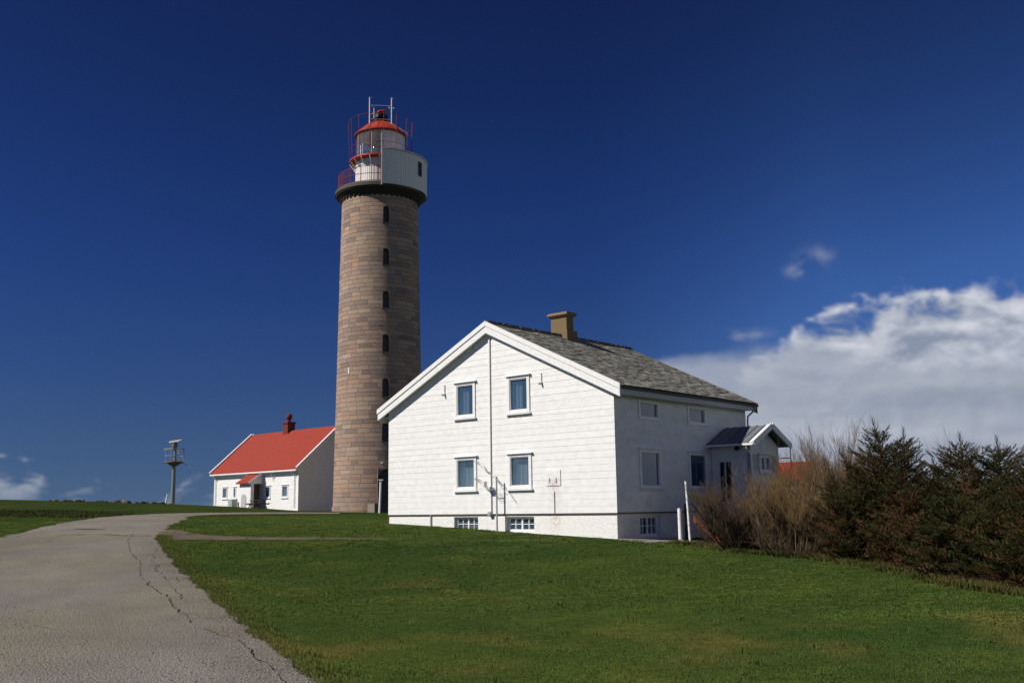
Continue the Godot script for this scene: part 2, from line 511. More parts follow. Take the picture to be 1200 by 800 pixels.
func blade_patch(size: float, count: int, hmin: float, hmax: float, w: float, sd: int) -> ArrayMesh:
	var mb := MB.new()
	var rng := RandomNumberGenerator.new(); rng.seed = sd
	for i in count:
		var p := Vector3(rng.randf_range(-.5, .5) * size, 0, rng.randf_range(-.5, .5) * size)
		var an := rng.randf() * TAU
		var h := rng.randf_range(hmin, hmax)
		var d := Vector3(cos(an), 0, sin(an))
		var s := Vector3(-d.z, 0, d.x) * w * rng.randf_range(.6, 1.2)
		var mid := p + Vector3.UP * h * .62 + d * h * rng.randf_range(.1, .35)
		var tip := p + Vector3.UP * h * rng.randf_range(.8, 1.0) + d * h * rng.randf_range(.4, 1.0)
		var sh := rng.randf_range(.82, 1.14)
		mb.col = Color(sh * rng.randf_range(.95, 1.2), sh, sh * .85)
		var nn := (Vector3.UP * 1.0 + d * -.35).normalized()
		mb.quadn(p - s, p + s, mid + s * .8, mid - s * .8, nn, nn, nn, nn)
		mb.trin(mid - s * .8, mid + s * .8, tip, nn, nn, nn)
	return mb.mesh()

func make_grass():
	var rng := RandomNumberGenerator.new(); rng.seed = 77
	for band in [[6.5, 16.0, .26, 320, .010, .022, .0019], [16.0, 28.0, .42, 340, .012, .025, .0032], [28.0, 62.0, .85, 380, .014, .03, .007]]:
		var tr := []
		var cs := []
		var cell: float = band[2] * .62
		var r1: float = band[1]
		var xi := -r1 * .62
		while xi < r1 * .62:
			var zi := -r1
			while zi < -band[0] * .8:
				var x := xi + rng.randf_range(-.5, .5) * cell
				var z := zi + rng.randf_range(-.5, .5) * cell
				zi += cell
				var d := Vector2(x, z).length()
				if d < band[0] or d >= band[1] or absf(x) > absf(z) * .56 + 1.5: continue
				if not on_lawn(x, z): continue
				if d > 34 and x > 4: continue
				var b := Basis(Vector3.UP, rng.randf() * TAU).scaled(Vector3(1, rng.randf_range(.6, 1.1) + maxf(0, fine_noise.get_noise_2d(x * 5, z * 5)) * .9, 1))
				tr.append(Transform3D(b, on_land(x, z, -.006)))
				cs.append(lawn_color(x, z) * rng.randf_range(1.4, 1.65))
			xi += cell
		var mm := MultiMesh.new()
		mm.transform_format = MultiMesh.TRANSFORM_3D
		mm.use_colors = true
		mm.mesh = blade_patch(band[2], band[3], band[4], band[5], band[6], int(band[0]))
		mm.instance_count = tr.size()
		for i in tr.size():
			mm.set_instance_transform(i, tr[i]); mm.set_instance_color(i, cs[i])
		var o := MultiMeshInstance3D.new()
		o.name = numbered("grass"); o.multimesh = mm; o.material_override = M.grass_v
		add_child(o)
		var which: String = {6.5: "short blades of mown grass in the foreground lawn", 16.0: "mown grass in the middle of the lawn before the house", 28.0: "grass close around the white house and beyond the path"}[band[0]]
		tag(o, which, "grass", "", "stuff")
	# taller tufts, most of them creeping over the edge of the road and the path
	var tt := []
	var tc := []
	for i in 5200:
		var z := -rng.randf_range(6.0, 34.0)
		var x := rng.randf_range(-12.0, 12.0)
		if i % 4 != 0:
			for k in ROAD_EDGE.size() - 1:
				if z <= ROAD_EDGE[k][1] and z >= ROAD_EDGE[k + 1][1]: x = lerpf(ROAD_EDGE[k][0], ROAD_EDGE[k + 1][0], (z - ROAD_EDGE[k][1]) / (ROAD_EDGE[k + 1][1] - ROAD_EDGE[k][1]))
			x += absf(rng.randfn(0, .18)) - .10 + .16 * fine_noise.get_noise_2d(x * 5, z * 5)
		elif not on_lawn(x, z) or absf(x) > absf(z) * .56: continue
		var sc := rng.randf_range(.5, 1.0) * (1.0 if i % 4 else 1.15)
		tt.append(Transform3D(Basis(Vector3.UP, rng.randf() * TAU).scaled(Vector3(sc, sc, sc)), on_land(x, z, .012)))
		tc.append(lawn_color(x, z).lerp(Color(.13, .12, .04), rng.randf() * .35) * rng.randf_range(1.0, 1.4))
	var mt := MultiMesh.new()
	mt.transform_format = MultiMesh.TRANSFORM_3D; mt.use_colors = true
	mt.mesh = blade_patch(.12, 26, .03, .085, .0028, 91)
	mt.instance_count = tt.size()
	for i in tt.size():
		mt.set_instance_transform(i, tt[i]); mt.set_instance_color(i, tc[i])
	var ot := MultiMeshInstance3D.new()
	ot.name = "grass_tufts"; ot.multimesh = mt; ot.material_override = M.grass_v
	add_child(ot)
	tag(ot, "ragged taller tufts along the edge of the road and in the lawn", "grass", "", "stuff")
	# loose grit along the road's edge
	var pm := MB.new()
	rock(pm, .012, rng)
	var mg := MultiMesh.new()
	mg.transform_format = MultiMesh.TRANSFORM_3D; mg.use_colors = true; mg.mesh = pm.mesh()
	mg.instance_count = 9000
	for i in 9000:
		var z := -(6.0 + 26.0 * pow(rng.randf(), 1.6))
		var x := 0.0
		for k in ROAD_EDGE.size() - 1:
			if z <= ROAD_EDGE[k][1] and z >= ROAD_EDGE[k + 1][1]: x = lerpf(ROAD_EDGE[k][0], ROAD_EDGE[k + 1][0], (z - ROAD_EDGE[k][1]) / (ROAD_EDGE[k + 1][1] - ROAD_EDGE[k][1]))
		var o2 := absf(rng.randfn(0, .55))
		if i % 3 == 0: o2 = rng.randf() * 4.5
		var fr := clampf(1.0 - o2 / 6.0, 0, 1)
		var sc := rng.randf_range(.25, .8)
		mg.set_instance_transform(i, Transform3D(Basis(Vector3.UP, rng.randf() * TAU).scaled(Vector3(sc, sc, sc)), on_land(x - o2, z, .034 + .05 * (1 - pow(2 * fr - 1, 2)))))
		var v := rng.randf_range(.16, .36)
		mg.set_instance_color(i, Color(v, v * .93, v * .84))
	var og := MultiMeshInstance3D.new()
	og.name = "grit"; og.multimesh = mg; og.material_override = M.pebble_v
	add_child(og)
	tag(og, "loose grit scattered over the road and along its edge", "gravel", "", "stuff")

# ---------------------------------------------------------------- walls made of pieces
func pieces(ys: Array, xr: Callable, holes: Array, split := 0.0, rng: RandomNumberGenerator = null) -> Array:
	# bands between the levels, cut by the holes (Rect2 with y up) -> [x0 bottom, x1 bottom, x0 top, x1 top, y0, y1]
	var out := []
	for i in ys.size() - 1:
		var lv := [ys[i], ys[i + 1]]
		for h in holes:
			for e in [h.position.y, h.position.y + h.size.y]:
				if e > ys[i] + .004 and e < ys[i + 1] - .004 and not lv.has(e): lv.append(e)
		lv.sort()
		var joints := []
		if split > 0:
			var xx: float = xr.call(ys[i])[0] + rng.randf_range(.4, 1.0) * split
			while xx < xr.call(ys[i])[1] - .5: joints.append(xx); xx += rng.randf_range(.75, 1.2) * split
		for k in lv.size() - 1:
			var y0: float = lv[k]
			var y1: float = lv[k + 1]
			var a: Array = xr.call(y0)
			var b: Array = xr.call(y1)
			var cuts := [[a[0], b[0]]]
			var ivs := []
			for h in holes:
				if h.position.y < y1 - .003 and h.position.y + h.size.y > y0 + .003: ivs.append([h.position.x, h.position.x + h.size.x])
			ivs.sort_custom(func(p, q): return p[0] < q[0])
			var segs := []
			var cur := [a[0], b[0]]
			for iv in ivs:
				segs.append([cur[0], iv[0], cur[1], iv[0]]); cur = [iv[1], iv[1]]
			segs.append([cur[0], a[1], cur[1], b[1]])
			for s in segs:
				if s[1] - s[0] < .005: continue
				var x0: Array = [s[0], s[2]]
				for j in joints:
					if j > maxf(x0[0], x0[1]) + .15 and j < minf(s[1], s[3]) - .15:
						out.append([x0[0], j - .0015, x0[1], j - .0015, y0, y1]); x0 = [j + .0015, j + .0015]
				out.append([x0[0], s[1], x0[1], s[3], y0, y1])
	return out

func slab(p: Array, z0: float, zb: float, zt: float, T: Transform3D) -> MB:
	var mb := MB.new()
	mb.T = T
	mb.hexa([Vector3(p[0], p[4], z0), Vector3(p[1], p[4], z0), Vector3(p[3], p[5], z0), Vector3(p[2], p[5], z0)],
		[Vector3(p[0], p[4], zb), Vector3(p[1], p[4], zb), Vector3(p[3], p[5], zt), Vector3(p[2], p[5], zt)])
	return mb

func clad(parent: Node, T: Transform3D, y0: float, y1: float, rowh: float, xr: Callable, holes: Array, mats: Array, split: float, sd: int):
	var rng := RandomNumberGenerator.new(); rng.seed = sd
	var ys := []
	var y := y0
	while y < y1 - .01: ys.append(y); y += rowh
	ys.append(y1)
	for p in pieces(ys, xr, holes, split, rng):
		var j := rng.randf_range(-.002, .002)
		put(slab(p, -.02, .010 + j, .004, T), "board", mats[rng.randi() % mats.size()], parent)

func backing(parent: Node, T: Transform3D, levels: Array, xr: Callable, holes: Array, m: Material, called := "wall", thick := .12):
	var mb := MB.new()
	mb.T = T
	for p in pieces(levels, xr, holes):
		mb.hexa([Vector3(p[0], p[4], -.02 - thick), Vector3(p[1], p[4], -.02 - thick), Vector3(p[3], p[5], -.02 - thick), Vector3(p[2], p[5], -.02 - thick)],
			[Vector3(p[0], p[4], -.022), Vector3(p[1], p[4], -.022), Vector3(p[3], p[5], -.022), Vector3(p[2], p[5], -.022)])
	return put(mb, called, m, parent)

func window(parent: Node, T: Transform3D, r: Rect2, fw: float, head: bool, curtain: String, muntin := Vector2i.ZERO, m: Material = null, called := "window"):
	# a casement in the hole r of the wall plane T: frame, pane, drip moulding, sill, curtain
	if m == null: m = M.trim
	var x0 := r.position.x
	var x1 := r.end.x
	var y0 := r.position.y
	var y1 := r.end.y
	var mb := MB.new(); mb.T = T
	mb.box(x0 - .03, x0 + fw, y0 - .02, y1 + .02, -.10, .045); mb.box(x1 - fw, x1 + .03, y0 - .02, y1 + .02, -.10, .045)
	mb.box(x0 + fw, x1 - fw, y1 - fw, y1 + .02, -.10, .043); mb.box(x0 + fw, x1 - fw, y0 - .02, y0 + fw, -.10, .043)
	var s := fw + .001
	mb.box(x0 + s, x0 + s + .03, y0 + s, y1 - s, -.06, .022); mb.box(x1 - s - .03, x1 - s, y0 + s, y1 - s, -.06, .022)
	mb.box(x0 + s + .03, x1 - s - .03, y1 - s - .03, y1 - s, -.06, .020); mb.box(x0 + s + .03, x1 - s - .03, y0 + s, y0 + s + .03, -.06, .020)
	var w := put(mb, called, m, parent)
	var gl := MB.new(); gl.T = T
	gl.box(x0 + s + .02, x1 - s - .02, y0 + s + .02, y1 - s - .02, -.034, -.028)
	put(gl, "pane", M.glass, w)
	if muntin != Vector2i.ZERO:
		for i in range(1, muntin.x):
			var b := MB.new(); b.T = T
			var cx := lerpf(x0 + s, x1 - s, float(i) / muntin.x)
			var hw := .032 if i * 2 == muntin.x else .011
			b.box(cx - hw, cx + hw, y0 + s + .031, y1 - s - .031, -.05, .012)
			put(b, "glazing_bar", m, w)
		for i in range(1, muntin.y):
			var b := MB.new(); b.T = T
			var cy := lerpf(y0 + s, y1 - s, float(i) / muntin.y)
			b.box(x0 + s + .031, x1 - s - .031, cy - .011, cy + .011, -.048, .008)
			put(b, "glazing_bar", m, w)
	if head:
		var hd := MB.new(); hd.T = T
		hd.hexa([Vector3(x0 - .09, y1 + .022, -.01), Vector3(x1 + .09, y1 + .022, -.01), Vector3(x1 + .09, y1 + .075, -.01), Vector3(x0 - .09, y1 + .075, -.01)],
			[Vector3(x0 - .09, y1 + .022, .11), Vector3(x1 + .09, y1 + .022, .11), Vector3(x1 + .09, y1 + .045, .11), Vector3(x0 - .09, y1 + .045, .11)])
		put(hd, "drip_moulding", m, w)
		var sl := MB.new(); sl.T = T
		sl.hexa([Vector3(x0 - .08, y0 - .075, -.01), Vector3(x1 + .08, y0 - .075, -.01), Vector3(x1 + .08, y0 - .022, -.01), Vector3(x0 - .08, y0 - .022, -.01)],
			[Vector3(x0 - .08, y0 - .075, .10), Vector3(x1 + .08, y0 - .075, .10), Vector3(x1 + .08, y0 - .045, .10), Vector3(x0 - .08, y0 - .045, .10)])
		put(sl, "sill", m, w)
	if curtain != "":
		var spans := {"left": [[.0, .5]], "half": [[.0, .3]], "both": [[0, .26], [.74, 1.0]], "full": [[0, 1.0]], "right": [[.45, 1.0]], "blind": [[0, 1.0]], "cafe": [[0, .22], [.30, 1.0]]}
		for sp in spans[curtain]:
			var cu := MB.new(); cu.T = T
			var xa := lerpf(x0 + s, x1 - s, sp[0])
			var xb := lerpf(x0 + s, x1 - s, sp[1])
			var ytop := y1 + .02
			if curtain == "cafe" and sp[0] > .1: ytop = lerpf(y0, y1, .70)
			var nseg := 28
			for k in nseg:
				var t0 := float(k) / nseg
				var t1 := float(k + 1) / nseg
				var amp := .004 if curtain == "blind" else .028
				var za := -.17 + amp * sin(t0 * (xb - xa) * 60) + amp * .5 * sin(t0 * 13)
				var zb := -.17 + amp * sin(t1 * (xb - xa) * 60) + amp * .5 * sin(t1 * 13)
				cu.quad(Vector3(lerpf(xa, xb, t0), y0 - .02, za), Vector3(lerpf(xa, xb, t1), y0 - .02, zb), Vector3(lerpf(xa, xb, t1), ytop, zb), Vector3(lerpf(xa, xb, t0), ytop, za))
			put(cu, "blind" if curtain == "blind" else "curtain", M.blind if curtain == "blind" else M.curtain, w)
	return w

# ---------------------------------------------------------------- the white house
const HW := 10.5      # width of the gable
const HL := 8.46      # length of the side wall

func roof_y(x: float) -> float:                 # top of the roof over the gable line, x from 0 to -HW
	return 6.432 + EYE - absf(x + HW / 2) * 0.4778

func make_house():
	var H := thing("white_house", "white clapboard two-storey house with grey slate roof beside the lighthouse", "house", HOUSE, -41.104)
	var b := EYE                                    # levels below are from the eye
	var front := Transform3D.IDENTITY               # plane z = 0, x from -HW to 0
	var side := Transform3D(Basis(Vector3.UP, PI / 2), Vector3.ZERO)     # plane x = 0; local x = -z
	var back := Transform3D(Basis(Vector3.UP, PI), Vector3(0, 0, -HL))   # plane z = -HL; local x = -x
	var left := Transform3D(Basis(Vector3.UP, -PI / 2), Vector3(-HW, 0, 0))
	var yb := -.20 + b
	var yt := 3.80 + b
	var wy := [3.18 + b, 1.24, .62 + b, 1.15]
	var fholes := []
	for u in [3.47, 5.98]:
		fholes.append(Rect2(-u - .94, 3.18 + b, .94, 1.22)); fholes.append(Rect2(-u - 1.0 + .05, .64 + b, .98, 1.12))
	var gx := func(y: float) -> Array:
		var top := roof_y(-HW / 2) - .13
		var half := minf(HW / 2, (top - y) / .4778)
		return [-HW / 2 - half, -HW / 2 + half]
	var knee := roof_y(0) - .13
	var apex := roof_y(-HW / 2) - .135
	# walls behind the cladding
	backing(H, front, [yb, knee, apex], gx, fholes, M.inside)
	var sholes := [Rect2(1.34, 2.78 + b, 1.16, .60), Rect2(4.34, 2.76 + b, 1.16, .62), Rect2(1.30, .56 + b, 1.20, 1.22), Rect2(4.30, .56 + b, 1.18, 1.22)]
	var sx := func(_y: float) -> Array: return [.02, HL]
	backing(H, side, [yb, knee - .1], sx, sholes, M.inside)
	backing(H, back, [yb, knee, apex], func(y: float) -> Array:
		var r: Array = gx.call(y)
		return [-r[1], -r[0]], [], M.inside)
	backing(H, left, [yb, knee - .1], func(_y: float) -> Array: return [-HL, -.02], [], M.inside)
	# cladding
	clad(H, front, yb, apex, .215, gx, fholes, [M.white, M.white, M.white2], 0.0, 101)
	clad(H, side, yb, yt - .06, .215, sx, sholes, [M.weather, M.weather, M.weather2], 4.4, 102)
	clad(H, back, yb, apex, .43, func(y: float) -> Array:
		var r: Array = gx.call(y)
		return [-r[1], -r[0]], [], [M.weather2], 0.0, 103)
	clad(H, left, yb, yt - .06, .43, func(_y: float) -> Array: return [-HL, -.02], [], [M.white2], 0.0, 104)
	# foundation
	var bh := [Rect2(-7.06, -.80 + b, 1.16, .50), Rect2(-4.63, -.80 + b, 1.26, .50)]
	var fd := MB.new()
	for p in pieces([-1.5 + b, yb - .01], func(_y): return [-HW + .03, -.03], bh):
		fd.hexa([Vector3(p[0], p[4], -.35), Vector3(p[1], p[4], -.35), Vector3(p[3], p[5], -.35), Vector3(p[2], p[5], -.35)], [Vector3(p[0], p[4], -.02), Vector3(p[1], p[4], -.02), Vector3(p[3], p[5], -.02), Vector3(p[2], p[5], -.02)])
	fd.box(-HW + .03, -HW + .35, -1.5 + b, yb - .01, -HL + .03, -.351); fd.box(-HW + .351, -.351, -1.5 + b, yb - .01, -HL + .03, -HL + .35)
	put(fd, "foundation", M.plaster, H)
	var fs := MB.new()
	fs.T = side
	for p in pieces([-1.5 + b, yb - .01], func(_y): return [.351, HL - .351], [Rect2(1.27, -.98 + b, 1.16, .68)]):
		fs.hexa([Vector3(p[0], p[4], -.35), Vector3(p[1], p[4], -.35), Vector3(p[3], p[5], -.35), Vector3(p[2], p[5], -.35)], [Vector3(p[0], p[4], -.031), Vector3(p[1], p[4], -.031), Vector3(p[3], p[5], -.031), Vector3(p[2], p[5], -.031)])
	put(fs, "foundation", M.plaster_side, H)
	# dark drip board between cladding and foundation
	var db := MB.new()
	db.box(-HW - .02, .02, yb - .035, yb, -.03, .028); db.box(-.03, .028, yb - .037, yb - .002, -HL, -.031)
	put(db, "drip_board", M.wood_grey, H)
	var fl := MB.new()
	fl.box(-HW + .15, -.15, 2.45 + b, 2.6 + b, -HL + .15, -.15); fl.box(-HW + .15, -.15, -.15 + b, 0 + b, -HL + .36, -.36)
	put(fl, "floor", M.inside, H)
	# windows
	window(H, front, fholes[0], .07, true, "left"); window(H, front, fholes[2], .07, true, "left")
	window(H, front, fholes[1], .07, true, "cafe"); window(H, front, fholes[3], .07, true, "cafe")
	for i in 4: window(H, side, sholes[i], .06, i > 1, ["", "", "half", "half"][i])
	var inset := Transform3D(Basis.IDENTITY, Vector3(0, 0, -.16))
	window(H, inset, bh[0], .05, false, "blind", Vector2i(4, 2), M.trim, "basement_window")
	window(H, inset, bh[1], .05, false, "", Vector2i(4, 2), M.trim, "basement_window")
	window(H, side * Transform3D(Basis.IDENTITY, Vector3(0, 0, -.16)), Rect2(1.27, -.98 + b, 1.16, .68), .06, false, "", Vector2i(4, 2), M.trim, "basement_window")
	make_house_roof(H)
	make_house_fittings(H)
	make_porch(H)

func make_house_roof(H: Node3D):
	var ov := .246
	var oe := .397
	var rng := RandomNumberGenerator.new(); rng.seed = 55
	# sarking boards under the slates, one per slope
	for s in [1, -1]:
		var mb := MB.new()
		var dx := HW / 2 + oe - .03
		var y0 := roof_y(oe - .03) - .03
		var y1 := roof_y(-HW / 2) - .03
		var za := ov - .05
		var zb := -HL - ov + .05
		var xo: float = -HW / 2 + s * dx
		var xi := -HW / 2
		if s > 0:
			mb.hexa([Vector3(xi, y1 - .09, za), Vector3(xo, y0 - .09, za), Vector3(xo, y0 - .09, zb), Vector3(xi, y1 - .09, zb)], [Vector3(xi, y1, za), Vector3(xo, y0, za), Vector3(xo, y0, zb), Vector3(xi, y1, zb)])
		else:
			mb.hexa([Vector3(xo, y0 - .09, za), Vector3(xi, y1 - .09, za), Vector3(xi, y1 - .09, zb), Vector3(xo, y0 - .09, zb)], [Vector3(xo, y0, za), Vector3(xi, y1, za), Vector3(xi, y1, zb), Vector3(xo, y0, zb)])
		put(mb, "roof", M.underlay, H)
	var roof: Node = H.get_node("roof")
	# slates: shared meshes, each slate of the seen slope that shows large is a piece of its own
	var widths := [.26, .30, .34, .38, .42, .48]
	var meshes := []
	for w in widths: meshes.append(slate_mesh(w))
	var slope := atan(.4778)
	var run := (HW / 2 + oe) / cos(slope)
	var rows := 30
	var ex := run / rows
	var made := 0
	var rest := MB.new()
	for s in [1, -1]:
		for r in rows:
			var z := ov - .06 - rng.randf_range(0, .15)
			while z > -HL - ov + .08:
				var k := rng.randi() % widths.size()
				var w: float = minf(widths[k], z + HL + ov - .04)
				var d := r * ex                                     # from the eave up the slope
				var px: float = -HW / 2 + s * (HW / 2 + oe - d * cos(slope))
				var py := roof_y(oe) + d * sin(slope) - .02 + rng.randf_range(0, .010)
				var bas := Basis(Vector3.FORWARD, s * slope) * (Basis.IDENTITY if s > 0 else Basis(Vector3.UP, PI))
				var wob := Basis(Vector3.UP, rng.randf_range(-.05, .05)) * Basis(Vector3.BACK, rng.randf_range(-.03, .005))
				var xf := Transform3D(bas * wob, Vector3(px + s * rng.randf_range(-.015, .03), py, z - w / 2))
				var mi: int = rng.randi() % M.slates.size()
				if patch_noise.get_noise_2d(px * 9, z * 9) > .15 and mi == 5: mi = 2
				# whole slates in the upper rows of the seen slope, where they face the camera best, and along the near edge
				if s > 0 and made < 296 and k >= 0 and (r < 10 or z > -1.0) and absf(w - widths[k]) < .001:
					put(meshes[k], "slate", M.slates[mi], roof, xf); made += 1
				else:
					rest.T = xf
					rest.col = M.slates[mi].albedo_color.srgb_to_linear()
					slate_shape(rest, w)
				z -= w + .004
	put(rest, "slates", M.slate_v, roof).set_meta("kind", "stuff")
	# ridge tiles
	var zr := ov
	while zr > -HL - ov + .1:
		var mb := MB.new()
		var l := minf(.46, zr + HL + ov)
		var yr := roof_y(-HW / 2) + .02 + rng.randf_range(0, .012)
		for s in [1, -1]:
			var a := Vector3(-HW / 2, yr + .03, zr)
			var c := Vector3(-HW / 2 + s * .15, yr - .055, zr)
			var q := Vector3(0, 0, -l + .01)
			var dn := Vector3(0, -.03, 0)
			if s > 0: mb.hexa([a + dn, c + dn, c + dn + q, a + dn + q], [a, c, c + q, a + q])
			else: mb.hexa([c + dn, a + dn, a + dn + q, c + dn + q], [c, a, a + q, c + q])
		put(mb, "ridge_tile", M.lichen if zr < -6.0 and rng.randf() < .6 else M.ridge, roof)
		zr -= l
	# barge boards: two layers, near and far gable
	for e in [[ov, 1.0], [-HL - ov, -1.0]]:
		for s in [1, -1]:
			var z1: float = e[0]
			var xo: float = -HW / 2 + s * (HW / 2 + oe + .015)
			var yo := roof_y(oe + .015)
			var yr := roof_y(-HW / 2)
			for lay in [[.035 if e[1] > 0 else .005, -.135, .0, "verge_board"], [-.10, -.385, -.03, "barge_board"]]:
				var zz0: float = z1 - .035 + e[1] * (lay[2] - .01)
				var zz1: float = z1 + e[1] * lay[2]
				var zl := minf(zz0, zz1) - .02
				var zh := maxf(zz0, zz1) + .01
				var mb := MB.new()
				var xe: float = xo - s * (0.0 if lay[3] == "verge_board" else .025)
				var ye := yo + (0.0 if lay[3] == "verge_board" else .012)
				var poly := PackedVector2Array([Vector2(-HW / 2, yr + lay[1]), Vector2(xe, ye + lay[1]), Vector2(xe, ye + lay[0]), Vector2(-HW / 2, yr + lay[0])])
				if s < 0: poly.reverse()
				mb.prism(poly, zl, zh)
				put(mb, lay[3], M.trim if e[1] > 0 else M.lichen, H)
	# lichen on the far verge
	# soffits under the near verge
	for s in [1, -1]:
		var mb := MB.new()
		var xo: float = -HW / 2 + s * (HW / 2 + oe)
		var yo := roof_y(oe) - .24
		var yr := roof_y(-HW / 2) - .24
		var poly := PackedVector2Array([Vector2(-HW / 2, yr), Vector2(xo, yo), Vector2(xo, yo + .03), Vector2(-HW / 2, yr + .03)])
		if s < 0: poly.reverse()
		mb.prism(poly, .03, ov - .06)
		put(mb, "soffit", M.trim, H)
	# eaves: fascia, boxed soffit, gutter with hangers and outlet
	for s in [1, -1]:
		var xo: float = 0.0 if s > 0 else -HW
		var x_f: float = xo + s * (oe - .05)
		var yf := roof_y(oe) - .02
		var mb := MB.new()
		mb.box(minf(x_f, x_f - s * .03), maxf(x_f, x_f - s * .03), yf - .27, yf - .03, -HL - ov + .06, ov - .07)
		put(mb, "fascia", M.fascia_grey if s > 0 else M.trim, H)
		var sf := MB.new()
		sf.box(minf(xo + s * .03, x_f - s * .031), maxf(xo + s * .03, x_f - s * .031), yf - .255, yf - .23, -HL - .05, -.0)
		put(sf, "soffit", M.weather2, H)
	var gu := MB.new()
	var yg := roof_y(oe) - .06
	var prof := []
	for k in 7:
		var an := PI + PI * k / 6.0
		prof.append(Vector2(cos(an) * .055, sin(an) * .055))
	for k in 6:
		var a: Vector2 = prof[k]
		var c: Vector2 = prof[k + 1]
		var ctr := Vector3(.397 + .012, yg, 0)
		for f in [1.0, .86]:
			var A := ctr + Vector3(a.x * f, a.y * f, ov - .08)
			var B := ctr + Vector3(c.x * f, c.y * f, ov - .08)
			var dz := Vector3(0, -.02, -HL - 2 * ov + .1)
			gu.quad(A, B, B + dz, A + dz)
	put(gu, "gutter", M.gutter, H)
	var dp := MB.new()
	dp.tube([Vector3(.40, yg - .06, -HL - .05), Vector3(.38, yg - .20, -HL - .05), Vector3(.08, yg - .42, -HL - .05), Vector3(.06, yg - .6, -HL - .05), Vector3(.06, .5, -HL - .05)], [.035, .035, .035, .035, .035], 8)
	put(dp, "downpipe", M.fascia_grey, H)
	# chimney
	var ch := MB.new()
	var cx := -HW / 2
	var yc := 6.0 + EYE
	ch.box(cx - .38, cx + .38, yc, 7.19 + EYE, -4.34, -3.92)
	var c := put(ch, "chimney", M.chimney, H)
	var cs := MB.new()
	cs.box(cx - .12, cx + .43, yc - .12, 6.62 + EYE, -4.52, -3.88)
	put(cs, "chimney_base", M.chimney, c)
	var cc := MB.new()
	var rg := func(w: float, zf: float, zb: float, y: float) -> Array: return [Vector3(cx - w, y + EYE, zf), Vector3(cx + w, y + EYE, zf), Vector3(cx + w, y + EYE, zb), Vector3(cx - w, y + EYE, zb)]
	cc.hexa(rg.call(.40, -3.90, -4.36, 7.15), rg.call(.49, -3.80, -4.46, 7.22))
	cc.hexa(rg.call(.49, -3.80, -4.46, 7.22), rg.call(.46, -3.84, -4.42, 7.32))
	put(cc, "chimney_cap", M.chimney_cap, c)
	var fl := MB.new()
	fl.box(cx - .44, cx + .10, 6.30 + EYE, 6.43 + EYE, -3.915, -3.82)
	put(fl, "flashing", M.galv, c)

func slate_shape(mb: MB, w: float):
	# lies in the slope: +x down the slope, the lower edge at x = 0, thin, with a chipped lower edge
	var L := .36
	var h := w / 2 - .003
	mb.hexa([Vector3(-L, -.006, h), Vector3(-.012, .004, h), Vector3(-.004, .004, -h * .9), Vector3(-L, -.006, -h)],
		[Vector3(-L, -.002, h), Vector3(-.012, .022, h), Vector3(0, .020, -h * .9), Vector3(-L, -.002, -h)])

func slate_mesh(w: float) -> ArrayMesh:
	var mb := MB.new()
	slate_shape(mb, w)
	return mb.mesh()

